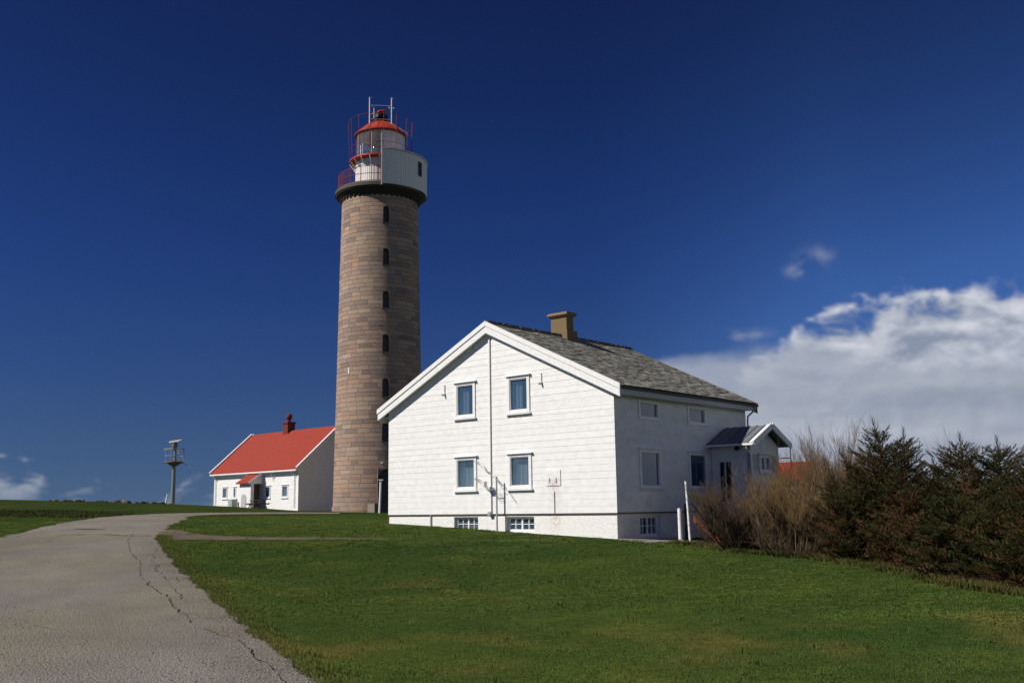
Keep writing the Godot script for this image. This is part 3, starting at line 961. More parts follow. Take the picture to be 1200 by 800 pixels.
func make_house_fittings(H: Node3D):
	var b := EYE
	# cable conduit running down the middle of the gable, with its box
	var mb := MB.new()
	mb.box(-5.285, -5.225, -.20 + b, 5.95 + b, .012, .05)
	var c := put(mb, "conduit", M.trim, H)
	var cb := MB.new()
	cb.rod(Vector3(-5.215, -.2 + b, .03), Vector3(-5.215, 5.85 + b, .03), .012, 6)
	put(cb, "cable", M.steel, c)
	var jb := MB.new()
	jb.T = Transform3D(Basis(Vector3.RIGHT, PI / 2), Vector3(-5.28, -.20 + b, .02))
	jb.lathe([Vector2(0, -.001), Vector2(.085, 0), Vector2(.085, .08), Vector2(.06, .10), Vector2(0, .10)], 14)
	put(jb, "junction_box", M.galv, c)
	# two hooks below the rakes
	for u in [7.47, 2.91]:
		var k := MB.new()
		var x: float = -u
		k.box(x - .012, x + .012, 4.12 + b, 4.42 + b, .01, .035)
		k.tube([Vector3(x, 4.12 + b, .03), Vector3(x, 4.05 + b, .05), Vector3(x - .02, 4.05 + b, .12), Vector3(x - .02, 4.09 + b, .14)], [.03, .035, .03, .02], 6)
		put(k, "wall_hook", M.steel, H)
	# patched square in the cladding, with rusty brackets and the stain under them
	var pl := MB.new()
	pl.box(-2.78, -2.19, .69 + b, 1.19 + b, .0, .034)
	var cp := put(pl, "cover_panel", M.white2, H)
	for x in [-2.63, -2.36]:
		var r := MB.new()
		r.box(x - .012, x + .012, .76 + b, .94 + b, .030, .046)
		put(r, "rusty_bracket", M.rust, cp)
	var st := MB.new()
	st.box(-2.475, -2.455, -.19 + b, .50 + b, .012, .034)
	put(st, "drain_strip", M.galv, cp)
	var img := Image.create(64, 256, false, Image.FORMAT_RGBA8)
	var rn := FastNoiseLite.new(); rn.seed = 8; rn.frequency = .05
	for y in 256:
		for x in 64:
			var u := (x - 32) / 32.0
			var streak := clampf(rn.get_noise_2d(x * 3.0, y * .22) * .9 + .35, 0, 1) * clampf(rn.get_noise_2d(x * 1.2 + 50, y * .6) * 1.2 + .6, 0, 1)
			var a := streak * clampf(1 - u * u, 0, 1) * clampf(1.25 - y / 230.0, 0, 1) * minf(1, (255 - y) / 24.0)
			img.set_pixel(x, y, Color(.66, .44, .22, a * .55))
	var rm := StandardMaterial3D.new()
	rm.albedo_texture = ImageTexture.create_from_image(img)
	rm.transparency = BaseMaterial3D.TRANSPARENCY_ALPHA
	rm.roughness = .9
	for s in [[-2.80, -2.18, -.18 + b, .92 + b, .040], [-2.80, -2.15, -.85 + b, -.24 + b, -.014]]:
		var q := SurfaceTool.new()
		q.begin(Mesh.PRIMITIVE_TRIANGLES)
		var P := [Vector3(s[0], s[2], s[4]), Vector3(s[1], s[2], s[4]), Vector3(s[1], s[3], s[4]), Vector3(s[0], s[3], s[4])]
		var uv := [Vector2(0, 1), Vector2(1, 1), Vector2(1, 0), Vector2(0, 0)]
		for i in [0, 2, 1, 0, 3, 2]:
			q.set_normal(Vector3.BACK); q.set_uv(uv[i]); q.add_vertex(P[i])
		put(q.commit(), "rust_stain", rm, cp)
	# down spout stub at the left of the foundation
	var ds := MB.new()
	ds.box(-8.235, -8.185, -.66 + b, -.21 + b, -.02, .03)
	put(ds, "spout", M.steel, H)
	# lamp and old iron on the side wall are on the porch

func make_porch(H: Node3D):
	var b := EYE
	var p := Node3D.new()
	p.name = "porch"
	H.add_child(p)
	var x1 := 1.53
	var za := -5.8
	var zb := -7.9
	var ye := 2.02 + b
	var lw := Transform3D(Basis.IDENTITY, Vector3(0, 0, za))                      # faces the camera (+z)
	var gw := Transform3D(Basis(Vector3.UP, PI / 2), Vector3(x1, 0, 0))           # faces +x, local x = -z
	var door := Rect2(.24, -.5 + b, .62, 2.10)
	var win := Rect2(6.40, 1.10 + b, .84, .58)
	var mid := 6.85
	var gx := func(y: float) -> Array:
		var half := minf(1.05, (2.62 + b - y) / .57)
		return [mid - half, mid + half]
	var wallm: Material = M.weather
	var rng := RandomNumberGenerator.new(); rng.seed = 12
	var w := MB.new(); w.T = lw
	for q in pieces([-1.4 + b, ye], func(_y): return [.03, x1], [door]):
		w.hexa([Vector3(q[0], q[4], -.12), Vector3(q[1], q[4], -.12), Vector3(q[3], q[5], -.12), Vector3(q[2], q[5], -.12)], [Vector3(q[0], q[4], 0), Vector3(q[1], q[4], 0), Vector3(q[3], q[5], 0), Vector3(q[2], q[5], 0)])
	w.T = Transform3D.IDENTITY
	w.box(.03, x1 - .13, -1.4 + b, ye, zb, zb + .12)
	put(w, "wall", wallm, p)
	var g2 := MB.new(); g2.T = gw
	for q in pieces([-1.4 + b, 2.02 + b, 2.6 + b], gx, [win]):
		g2.hexa([Vector3(q[0], q[4], -.121), Vector3(q[1], q[4], -.121), Vector3(q[3], q[5], -.121), Vector3(q[2], q[5], -.121)], [Vector3(q[0], q[4], .001), Vector3(q[1], q[4], .001), Vector3(q[3], q[5], .001), Vector3(q[2], q[5], .001)])
	put(g2, "gable_wall", wallm, p)
	# vertical boards on the porch gable
	var xx := mid - 1.05
	while xx < mid + 1.0:
		var top: float = 2.60 + b - absf(xx + .07 - mid) * .57
		for q in pieces([-.3 + b, top], func(_y): return [xx + .004, xx + .136], [win]):
			put(slab(q, .0, .016, .016, gw), "board", M.weather if rng.randf() < .6 else M.weather2, p)
		xx += .14
	window(p, gw, win, .06, true, "", Vector2i(2, 1), M.weather2)
	# glazed double door
	var d := MB.new(); d.T = lw
	d.box(.24, .86, -.5 + b, 1.60 + b, -.07, -.02)
	d.box(.22, .31, -.5 + b, 1.62 + b, -.02, .035); d.box(.79, .88, -.5 + b, 1.62 + b, -.02, .035); d.box(.31, .79, 1.5 + b, 1.62 + b, -.02, .033)
	d.box(.535, .565, -.5 + b, 1.5 + b, -.02, .03)
	var dn := put(d, "door", M.weather2, p)
	for x in [[.34, .52], [.58, .76]]:
		var gl := MB.new(); gl.T = lw
		gl.box(x[0], x[1], .10 + b, 1.46 + b, -.0195, -.012)
		put(gl, "pane", M.dark, dn)
	var hdl := MB.new(); hdl.T = lw
	hdl.tube([Vector3(.57, .55 + b, .03), Vector3(.57, .55 + b, .07), Vector3(.50, .55 + b, .07)], [.01, .01, .01], 6)
	put(hdl, "handle", M.steel, dn)
	var lp := MB.new(); lp.T = lw
	lp.tube([Vector3(1.10, 1.93 + b, .01), Vector3(1.10, 1.95 + b, .08), Vector3(1.10, 1.90 + b, .17)], [.05, .06, .085], 8)
	put(lp, "wall_lamp", M.dark, p)
	# roof: two tin slopes, white verge boards, gutter, fascia
	for s in [1, -1]:
		var mb := MB.new()
		var zr := -mid
		var ze: float = -mid + s * 1.42
		var yr := 2.74 + b
		var yl := 2.06 + b
		var th := Vector3(0, -.05, 0)
		var A := Vector3(.03, yr, zr)
		var B := Vector3(x1 + .32, yr, zr)
		var C := Vector3(x1 + .32, yl, ze)
		var D := Vector3(.03, yl, ze)
		if s > 0: mb.hexa([D + th, C + th, B + th, A + th], [D, C, B, A])
		else: mb.hexa([A + th, B + th, C + th, D + th], [A, B, C, D])
		put(mb, "roof", M.tin, p)
		var k := .12
		while k < x1 + .28:                                     # standing seams
			var sm := MB.new()
			var up := Vector3(0, .012, 0)
			sm.bar(Vector3(k, yr, zr) + up, Vector3(k, yl, ze) + up, .02, .03)
			put(sm, "roof_seam", M.tin, p)
			k += .30
		var vb := MB.new()
		vb.bar(Vector3(x1 + .35, yr - .03, zr), Vector3(x1 + .35, yl - .03, ze), .05, .20)
		vb.bar(Vector3(x1 + .27, yr + .02, zr), Vector3(x1 + .27, yl + .02, ze), .19, .02)
		put(vb, "verge_board", M.trim, p)
	var gt := MB.new()
	gt.box(.04, x1 + .33, 1.99 + b, 2.055 + b, za + .33, za + .41)
	put(gt, "gutter", M.trim, p)
	var pi := MB.new()
	pi.tube([Vector3(x1 + .05, 2.0 + b, za + .36), Vector3(x1 + .05, 1.85 + b, za + .3), Vector3(x1 + .05, 1.7 + b, za + .05), Vector3(x1 + .05, -.9 + b, za + .05)], [.03, .03, .03, .03], 8)
	put(pi, "downpipe", M.trim, p)
	var br := MB.new()
	br.rod(Vector3(x1 + .33, 1.9 + b, zb - .30), Vector3(x1 + .33, 1.2 + b, zb - .30), .02, 6)
	br.rod(Vector3(x1 + .33, 1.62 + b, zb - .30), Vector3(x1 + .05, 1.62 + b, zb - .1), .02, 6)
	br.rod(Vector3(x1 + .33, 1.62 + b, zb - .30), Vector3(x1 + .33, 1.95 + b, zb - .30), .02, 6)
	put(br, "bracket", M.galv, p)

# ---------------------------------------------------------------- the lighthouse
const SHAFT_TOP := 26.0
func shaft_r(y: float) -> float:                 # y in metres above the tower's foot
	return lerpf(3.70, 3.27, y / 26.6)

func block_shape(mb: MB, a0: float, a1: float, y0: float, y1: float, base_y: float, push: float):
	# a dressed stone with chamfered edges; the neighbours meet at the bottom of the groove
	var segs := 2
	var ch := .013
	var rim := -.021
	var f := func(a: float, y: float, o: float) -> Vector3:
		var r: float = shaft_r(y - base_y) + o
		return Vector3(sin(a) * r, y, cos(a) * r)
	var ca := ch / 3.5
	for k in segs:
		var b0 := lerpf(a0 + ca, a1 - ca, float(k) / segs)
		var b1 := lerpf(a0 + ca, a1 - ca, float(k + 1) / segs)
		var n0 := Vector3(sin(b0), .015, cos(b0))
		var n1 := Vector3(sin(b1), .015, cos(b1))
		mb.quadn(f.call(b0, y0 + ch, push), f.call(b1, y0 + ch, push), f.call(b1, y1 - ch, push), f.call(b0, y1 - ch, push), n0, n1, n1, n0)
	var i0 := a0 + ca
	var i1 := a1 - ca
	mb.quad(f.call(a0, y0, rim), f.call(a1, y0, rim), f.call(i1, y0 + ch, push), f.call(i0, y0 + ch, push))
	mb.quad(f.call(i0, y1 - ch, push), f.call(i1, y1 - ch, push), f.call(a1, y1, rim), f.call(a0, y1, rim))
	mb.quad(f.call(a0, y0, rim), f.call(i0, y0 + ch, push), f.call(i0, y1 - ch, push), f.call(a0, y1, rim))
	mb.quad(f.call(i1, y0 + ch, push), f.call(a1, y0, rim), f.call(a1, y1, rim), f.call(i1, y1 - ch, push))

func make_tower():
	var foot := EYE - .45
	var T := thing("lighthouse", "tall round granite lighthouse tower with red lantern roof and white gallery shield", "lighthouse", Vector3(TOWER.x, foot, TOWER.z))
	var ch := .362
	var courses := 73
	var rng := RandomNumberGenerator.new(); rng.seed = 300
	# openings: [angle from, angle to, first course, last course]
	var aw := deg_to_rad(16.2)
	var hw := .27 / 3.4
	var opens := [[deg_to_rad(6.5), deg_to_rad(33.5), 1, 9]]
	for y in [24.0, 20.4, 17.0, 13.35, 9.75, 6.15]:
		var c0 := int(round((y - .66 - (foot - EYE)) / ch))
		opens.append([aw - hw, aw + hw, c0, c0 + 3])
	var singles := 0
	var rest := MB.new()
	var off := 0.0
	for c in courses:
		var y0 := c * ch
		var y1 := y0 + ch
		var cuts := []
		for o in opens:
			if c >= o[2] and c <= o[3]: cuts.append(o)
		var count := rng.randi_range(19, 25)
		off += TAU / count * rng.randf_range(.35, .65)
		var edges := []
		for k in count: edges.append(fposmod(off + TAU * k / count + rng.randf_range(-.06, .06), TAU))
		for o in cuts:
			edges = edges.filter(func(e): return e < o[0] - .07 or e > o[1] + .07)
			edges.append(fposmod(o[0], TAU)); edges.append(fposmod(o[1], TAU))
		edges.sort()
		for k in edges.size():
			var a0: float = edges[k]
			var a1: float = edges[(k + 1) % edges.size()]
			if k == edges.size() - 1: a1 += TAU
			var m := (a0 + a1) / 2
			var skip := false
			for o in cuts:
				if m > o[0] and m < o[1]: skip = true
			if skip: continue
			var tone: int = rng.randi() % M.granites.size()
			if c > 50 and rng.randf() < .3: tone = [0, 2, 5][rng.randi() % 3]
			if c < 10 and rng.randf() < .35: tone = [1, 4, 7][rng.randi() % 3]
			var push := rng.randf_range(-.004, .005) + (.07 if c < 2 else 0.0)
			var facing := absf(angle_difference(m, deg_to_rad(-12)))
			if c < 30 and facing < deg_to_rad(80) and singles < 298:
				var mb := MB.new()
				block_shape(mb, a0, a1, y0, y1, 0.0, push)
				put(mb, "stone_block", M.granites[tone], T); singles += 1
			else:
				rest.col = M.granites[tone].albedo_color.srgb_to_linear() * rng.randf_range(.9, 1.1)
				block_shape(rest, a0, a1, y0, y1, 0.0, push)
	put(rest, "stone_courses", M.granite_v, T).set_meta("kind", "stuff")
	# windows: deep reveals, stone lintel with an arched soffit, pane
	for i in range(1, opens.size()):
		var o: Array = opens[i]
		var y0: float = o[2] * ch
		var y1: float = (o[3] + 1) * ch
		var r := shaft_r((y0 + y1) / 2)
		var lt := Transform3D(Basis(Vector3.UP, aw), Vector3(sin(aw) * r, 0, cos(aw) * r))
		var w2 := r * hw
		tower_opening(T, lt, w2, y0, y1, .5, "window", M.granites[3])
	var od: Array = opens[0]
	var am: float = (od[0] + od[1]) / 2
	var rd := shaft_r(2.0)
	var wd: float = sin((od[1] - od[0]) / 2) * rd
	tower_opening(T, Transform3D(Basis(Vector3.UP, am), Vector3(sin(am) * rd, 0, cos(am) * rd)), wd, ch, 10 * ch, .55, "doorway", M.granites[8])
	# small lamp over the door
	var lp := MB.new()
	lp.T = Transform3D(Basis(Vector3.UP, deg_to_rad(12)), Vector3(sin(deg_to_rad(12)) * 3.69, 4.05, cos(deg_to_rad(12)) * 3.69))
	lp.tube([Vector3(0, 0, -.06), Vector3(0, .02, .06), Vector3(0, -.02, .14)], [.05, .09, .10], 10)
	put(lp, "door_lamp", M.trim, T)
	# a pale mark high on the sunny side: a small white plate
	var pm := MB.new()
	pm.T = Transform3D(Basis(Vector3.UP, deg_to_rad(-36)), Vector3(sin(deg_to_rad(-36)) * 3.50, 0, cos(deg_to_rad(-36)) * 3.50))
	pm.box(-.06, .06, 11.35, 11.85, -.05, .06)
	put(pm, "wall_plate", M.trim, T)
	make_gallery(T)

func tower_opening(T: Node3D, lt: Transform3D, hw: float, y0: float, y1: float, deep: float, called: String, m: Material):
	var mb := MB.new(); mb.T = lt
	# reveals
	mb.quad(Vector3(-hw, y0, .02), Vector3(-hw, y0, -deep), Vector3(-hw, y1, -deep), Vector3(-hw, y1, .02))
	mb.quad(Vector3(hw, y0, -deep), Vector3(hw, y0, .02), Vector3(hw, y1, .02), Vector3(hw, y1, -deep))
	mb.quad(Vector3(-hw, y0, .02), Vector3(hw, y0, .02), Vector3(hw, y0, -deep), Vector3(-hw, y0, -deep))
	# arched head: stone between the arc and the square top
	var n := 8
	var cy := y1 - hw
	for k in n:
		var a0 := PI - PI * k / n
		var a1 := PI - PI * (k + 1) / n
		var p0 := Vector3(cos(a0) * hw, cy + sin(a0) * hw, -.02)
		var p1 := Vector3(cos(a1) * hw, cy + sin(a1) * hw, -.02)
		mb.quad(p0, p1, Vector3(p1.x, y1 + .01, -.02), Vector3(p0.x, y1 + .01, -.02))
		var d := Vector3(0, 0, -deep + .02)
		mb.quad(p0 + d, p1 + d, p1, p0)
	var w := put(mb, called, m, T)
	var bk := MB.new(); bk.T = lt
	if called == "doorway":
		bk.box(-hw, hw, y0, y1, -deep - .08, -deep)
		for x in [-hw * .5, hw * .5]:
			bk.box(x - hw * .42, x + hw * .42, y0 + .15, y0 + 1.1, -deep, -deep + .03)
			bk.box(x - hw * .42, x + hw * .42, y0 + 1.25, y0 + 2.2, -deep, -deep + .03)
		put(bk, "door", M.dark_door, w)
	else:
		bk.box(-hw, hw, y0, y1, -deep - .25, -deep - .2)
		put(bk, "inner_wall", M.dark, w)
		var fr := MB.new(); fr.T = lt
		for x in [-hw + .03, 0.0, hw - .03]: fr.box(x - .018, x + .018, y0, y1, -deep + .12, -deep + .17)
		for q in 4: fr.box(-hw, hw, lerpf(y0 + .03, y1 - .25, q / 3.0) - .015, lerpf(y0 + .03, y1 - .25, q / 3.0) + .015, -deep + .121, -deep + .169)
		put(fr, "frame", M.gutter, w)
		var gl := MB.new(); gl.T = lt
		gl.box(-hw, hw, y0, y1, -deep + .10, -deep + .105)
		put(gl, "pane", M.tower_pane, w)
		var sl := MB.new(); sl.T = lt
		sl.box(-hw - .05, hw + .05, y0 - .07, y0 + .005, -.2, .06)
		put(sl, "sill", M.stone_pale, w)

func ring(mb: MB, r: float, y: float, t: float, a0: float, a1: float, seg: int):
	var p := []
	var rr := []
	for k in seg + 1:
		var a := a0 + (a1 - a0) * k / seg
		p.append(Vector3(sin(a) * r, y, cos(a) * r)); rr.append(t)
	mb.tube(p, rr, 5)

func make_gallery(T: Node3D):
	# heights are above the tower's foot, which lies .45 below the eye
	var fl := 27.35
	var mb := MB.new()
	mb.lathe([Vector2(3.27, 26.36), Vector2(3.33, 26.46), Vector2(3.45, 26.60), Vector2(3.62, 26.76), Vector2(3.76, 26.88), Vector2(3.80, 26.96)], 72)
	var cor := put(mb, "corbel", M.gallery_dark, T)
	for k in 44:
		var a := TAU * k / 44.0
		var c := MB.new()
		c.T = Transform3D(Basis(Vector3.UP, a), Vector3.ZERO)
		c.hexa([Vector3(-.06, 26.22, 3.25), Vector3(.06, 26.22, 3.25), Vector3(.06, 26.5, 3.25), Vector3(-.06, 26.5, 3.25)], [Vector3(-.06, 26.34, 3.36), Vector3(.06, 26.34, 3.36), Vector3(.06, 26.56, 3.42), Vector3(-.06, 26.56, 3.42)])
		put(c, "corbel_stone", M.gallery_dark, cor)
	var rim := MB.new()
	rim.lathe([Vector2(3.80, 26.96), Vector2(3.87, 27.02), Vector2(3.87, 27.26), Vector2(3.83, 27.34), Vector2(0, fl)], 72)
	put(rim, "gallery_floor", M.gallery_rim, T)
	# white drum under the lantern
	var dr := MB.new()
	dr.lathe([Vector2(2.16, fl), Vector2(2.16, 29.45), Vector2(2.22, 29.5), Vector2(2.22, 29.97)], 48)
	put(dr, "drum", M.lantern_white, T)
	for k in 24:
		var a := TAU * k / 24.0
		var s := MB.new()
		s.T = Transform3D(Basis(Vector3.UP, a), Vector3.ZERO)
		s.box(-.02, .02, fl, 29.45, 2.15, 2.18)
		put(s, "drum_rib", M.lantern_white, T)
	# upper walkway: red deck on white brackets
	var uw := MB.new()
	uw.lathe([Vector2(2.22, 29.96), Vector2(2.66, 30.02), Vector2(2.70, 30.05), Vector2(2.70, 30.17), Vector2(2.1, 30.19)], 60)
	var up := put(uw, "upper_walkway", M.red_paint, T)
	for k in 20:
		var a := TAU * (k + .3) / 20.0
		var s := MB.new()
		s.T = Transform3D(Basis(Vector3.UP, a), Vector3.ZERO)
		s.tube([Vector3(0, 29.5, 2.20), Vector3(0, 29.62, 2.38), Vector3(0, 29.86, 2.55), Vector3(0, 29.98, 2.68)], [.06, .055, .05, .045], 6)
		put(s, "bracket", M.lantern_white, up)
	# lantern: base ring, glazing with bars on the left, white panels on the right
	var c0 := deg_to_rad(9)
	var base := MB.new()
	base.lathe([Vector2(2.12, 30.15), Vector2(2.12, 30.35)], 48)
	put(base, "lantern_base", M.red_paint, T)
	for k in 16:
		var a0 := c0 + TAU * k / 16.0
		var a1 := c0 + TAU * (k + 1) / 16.0
		var pn := MB.new()
		if k < 6:
			pn.lathe([Vector2(2.10, 30.35), Vector2(2.10, 32.45)], 4, a0 + .004, a1 - .004)
			var o := put(pn, "lantern_panel", M.lantern_panel, T)
			for y in [30.85, 31.35, 31.85]:
				var ln := MB.new()
				ln.lathe([Vector2(2.104, y), Vector2(2.118, y + .01), Vector2(2.118, y + .03), Vector2(2.104, y + .04)], 4, a0, a1)
				put(ln, "panel_seam", M.lantern_panel, o)
		else:
			pn.lathe([Vector2(2.10, 30.35), Vector2(2.10, 32.45)], 4, a0, a1)
			put(pn, "lantern_pane", M.clear_glass, T)
			var b := MB.new()
			b.rod(Vector3(sin(a0) * 2.11, 30.3, cos(a0) * 2.11), Vector3(sin(a0) * 2.11, 32.4, cos(a0) * 2.11), .018, 6)
			put(b, "glazing_bar", M.red_dark if k % 2 == 0 else M.lantern_white, T)
	for a in [-70.0, -52.0, 150.0, 190.0]:
		var b := MB.new()
		b.rod(Vector3(sin(deg_to_rad(a)) * 1.75, 30.3, cos(deg_to_rad(a)) * 1.75), Vector3(sin(deg_to_rad(a)) * 1.75, 31.6, cos(deg_to_rad(a)) * 1.75), .06, 8)
		put(b, "lantern_post", M.lantern_white, T)
	var edge := MB.new()
	edge.T = Transform3D(Basis(Vector3.UP, c0), Vector3.ZERO)
	edge.box(-.04, .04, 30.3, 32.4, 2.09, 2.16)
	put(edge, "panel_edge", M.lantern_white, T)
	# optic
	var op := MB.new()
	op.lathe([Vector2(.45, 30.2), Vector2(.75, 30.5), Vector2(.98, 30.85), Vector2(1.08, 31.3), Vector2(.98, 31.75), Vector2(.72, 32.1), Vector2(.35, 32.3), Vector2(0, 32.32)], 28)
	var lens := put(op, "lens", M.green_glass, T)
	for y in [[30.5, .76], [30.7, .89], [30.9, 1.01], [31.1, 1.06], [31.3, 1.10], [31.5, 1.06], [31.7, 1.01], [31.9, .87]]:
		var rg := MB.new()
		ring(rg, y[1], y[0], .025, 0, TAU, 24)
		put(rg, "lens_ring", M.green_glass, lens)
	var pd := MB.new()
	pd.lathe([Vector2(.3, 29.6), Vector2(.3, 30.2), Vector2(.15, 30.3), Vector2(.12, 31.0), Vector2(.16, 31.3), Vector2(0, 31.5)], 16)
	put(pd, "pedestal", M.galv, lens)
	# dome
	var dm := MB.new()
	dm.lathe([Vector2(2.06, 32.44), Vector2(2.24, 32.46), Vector2(2.28, 32.52), Vector2(2.28, 32.60), Vector2(2.20, 32.66)], 48)
	put(dm, "cornice", M.red_dark, T)
	var df := MB.new()
	df.lathe([Vector2(2.20, 32.66), Vector2(1.85, 33.02), Vector2(1.42, 33.38), Vector2(.95, 33.68), Vector2(.62, 33.86)], 16)
	var dome := put(df, "dome", M.red_paint, T)
	var cl := MB.new()
	cl.lathe([Vector2(2.2, 32.47), Vector2(0, 32.55)], 24)
	put(cl, "ceiling", M.lantern_white, T)
	for k in 16:
		var a := TAU * k / 16.0
		var s := MB.new()
		s.T = Transform3D(Basis(Vector3.UP, a), Vector3.ZERO)
		var pts := [Vector3(0, 32.67, 2.20), Vector3(0, 33.03, 1.85), Vector3(0, 33.39, 1.42), Vector3(0, 33.69, .95), Vector3(0, 33.87, .62)]
		s.tube(pts, [.022, .022, .022, .022, .022], 5)
		put(s, "dome_seam", M.red_paint, dome)
	var vt := MB.new()
	vt.lathe([Vector2(.66, 33.82), Vector2(.72, 33.86), Vector2(.72, 33.94), Vector2(.42, 33.97), Vector2(.40, 34.15), Vector2(.62, 34.2), Vector2(.60, 34.5), Vector2(.3, 34.68), Vector2(0, 34.72)], 20)
	put(vt, "ventilator", M.dark, T)
	var ball := MB.new()
	ball.tube([Vector3(-.15, 34.45, .35), Vector3(.0, 34.6, .32), Vector3(.35, 34.95, .1)], [.30, .32, .10], 10)
	put(ball, "red_cowl", M.red_paint, T)
	# ladder on the right of the dome
	var ld := MB.new()
	var la := deg_to_rad(80)
	for s in [-.16, .16]:
		var dd: Vector3 = Vector3(cos(la), 0, -sin(la)) * s
		ld.rod(Vector3(sin(la) * 2.5, 32.6, cos(la) * 2.5) + dd, Vector3(sin(la) * 1.0, 33.75, cos(la) * 1.0) + dd, .025, 5)
	for q in 7:
		var p := Vector3(sin(la), 0, cos(la)) * lerpf(2.4, 1.1, q / 6.0) + Vector3.UP * lerpf(32.68, 33.67, q / 6.0)
		ld.rod(p + Vector3(cos(la), 0, -sin(la)) * .16, p - Vector3(cos(la), 0, -sin(la)) * .16, .018, 5)
	put(ld, "ladder", M.steel, T)
	# aerials: two posts with a cross bar, small dipoles
	var c := cos(deg_to_rad(7.6))
	var sn := sin(deg_to_rad(7.6))
	var R := Vector3(c, 0, -sn)
	var F := Vector3(sn, 0, c)
	for s in [-.98, .92]:
		var ps := MB.new()
		var foot_p: Vector3 = R * s + F * .75
		ps.rod(foot_p + Vector3.UP * 32.9, foot_p + Vector3.UP * 35.80, .05, 8)
		ps.rod(foot_p + Vector3.UP * 35.80, foot_p + Vector3.UP * 35.97, .015, 5)
		ps.rod(foot_p + Vector3.UP * 35.85 - R * .14, foot_p + Vector3.UP * 35.85 + R * .14, .012, 5)
		ps.rod(foot_p + Vector3.UP * 35.85 - F * .14, foot_p + Vector3.UP * 35.85 + F * .14, .012, 5)
		put(ps, "aerial_post", M.lantern_white, T)
	var xb := MB.new()
	xb.rod(R * -.98 + F * .75 + Vector3.UP * 35.15, R * .92 + F * .75 + Vector3.UP * 35.15, .035, 6)
	xb.rod(R * -.98 + F * .75 + Vector3.UP * 33.9, R * .92 + F * .75 + Vector3.UP * 33.9, .03, 6)
	put(xb, "aerial_bar", M.galv, T)
	var an := MB.new()
	an.rod(R * -.60 + F * .75 + Vector3.UP * 34.0, R * -.60 + F * .75 + Vector3.UP * 34.9, .035, 6)
	an.rod(R * -.85 + F * .75 + Vector3.UP * 35.05, R * -.45 + F * .75 + Vector3.UP * 35.15, .03, 5)
	an.rod(R * -.80 + F * .75 + Vector3.UP * 34.35, R * -.5 + F * .75 + Vector3.UP * 34.45, .03, 5)
	an.rod(R * .70 + F * .75 + Vector3.UP * 34.9, R * .72 + F * .75 + Vector3.UP * 35.15, .03, 5)
	an.rod(R * .92 + F * .75 + Vector3.UP * 34.95, R * 1.15 + F * .75 + Vector3.UP * 34.95, .05, 5)
	put(an, "antenna", M.lantern_white, T)
	# red cage round the lantern: uprights on the upper walkway with a top ring
	for k in 13:
		var a := deg_to_rad(-105 + k * 23.5)
		var s := MB.new()
		s.rod(Vector3(sin(a) * 2.66, 30.1, cos(a) * 2.66), Vector3(sin(a) * 2.80, 33.75, cos(a) * 2.80), .024, 5)
		put(s, "cage_bar", M.red_dark, T)
	for q in [[2.69, 30.7, .018], [2.72, 31.2, .018], [2.80, 33.7, .013]]:
		var s := MB.new()
		ring(s, q[0], q[1], q[2], deg_to_rad(-120), deg_to_rad(190), 48)
		put(s, "cage_ring", M.red_dark, T)
	# lower railing on the left half
	var r0 := deg_to_rad(-165)
	var r1 := deg_to_rad(8)
	var k2 := 0
	while k2 < 58:
		var a := lerpf(r0, r1, k2 / 57.0)
		var big := k2 % 6 == 0
		var s := MB.new()
		s.rod(Vector3(sin(a) * 3.58, fl - .02, cos(a) * 3.58), Vector3(sin(a) * 3.58, fl + (1.42 if big else 1.36), cos(a) * 3.58), .035 if big else .016, 5)
		put(s, "railing_post" if big else "baluster", M.red_dark, T)
		k2 += 1
	for q in [.12, .75, 1.38]:
		var s := MB.new()
		ring(s, 3.58, fl + q, .03, r0, r1, 40)
		put(s, "rail", M.red_dark, T)
	# white shield round the right half, of upright corrugated boards
	var s0 := 9.0
	var n := 46
	for k in n:
		var a0 := deg_to_rad(s0 + k * 3.6)
		var a1 := deg_to_rad(s0 + (k + 1) * 3.6)
		if k == 14 or k == 15: continue
		put(shield_board(a0, a1, 27.08, 30.02), "shield_board", M.lantern_white, T)
	for k in [14, 15]:
		var a0 := deg_to_rad(s0 + k * 3.6)
		var a1 := deg_to_rad(s0 + (k + 1) * 3.6)
		put(shield_board(a0, a1, 27.08, 28.35), "shield_board", M.lantern_white, T)
		put(shield_board(a0, a1, 29.55, 30.02), "shield_board", M.lantern_white, T)
	var sw := MB.new()
	var wa := deg_to_rad(s0 + 15 * 3.6)
	sw.T = Transform3D(Basis(Vector3.UP, wa), Vector3(sin(wa) * 4.0, 0, cos(wa) * 4.0))
	for x in [-.25, .25]: sw.box(x - .03, x + .03, 28.33, 29.57, -.05, .06)
	for y in [28.35, 28.95, 29.55]: sw.box(-.22, .22, y - .03, y + .03, -.05, .058)
	var swn := put(sw, "shield_window", M.gutter, T)
	var sp := MB.new(); sp.T = sw.T
	sp.box(-.22, .22, 28.38, 29.52, -.02, -.01)
	put(sp, "pane", M.dark, swn)
	var cp := MB.new()
	cp.lathe([Vector2(3.96, 30.02), Vector2(4.08, 30.02), Vector2(4.12, 30.06), Vector2(4.12, 30.12), Vector2(3.94, 30.14)], 50, deg_to_rad(s0 - .3), deg_to_rad(s0 + n * 3.6 + .3))
	put(cp, "shield_coping", M.lantern_panel, T)
	var ep := MB.new()
	ep.T = Transform3D(Basis(Vector3.UP, deg_to_rad(s0)), Vector3.ZERO)
	ep.box(-.05, .03, 26.95, 30.1, 3.90, 4.09)
	put(ep, "shield_post", M.lantern_white, T)
	# roof between shield and drum
	var sr := MB.new()
	sr.lathe([Vector2(3.98, 29.95), Vector2(2.7, 30.0)], 50, deg_to_rad(s0), deg_to_rad(s0 + n * 3.6))
	put(sr, "shield_roof", M.lantern_panel, T)

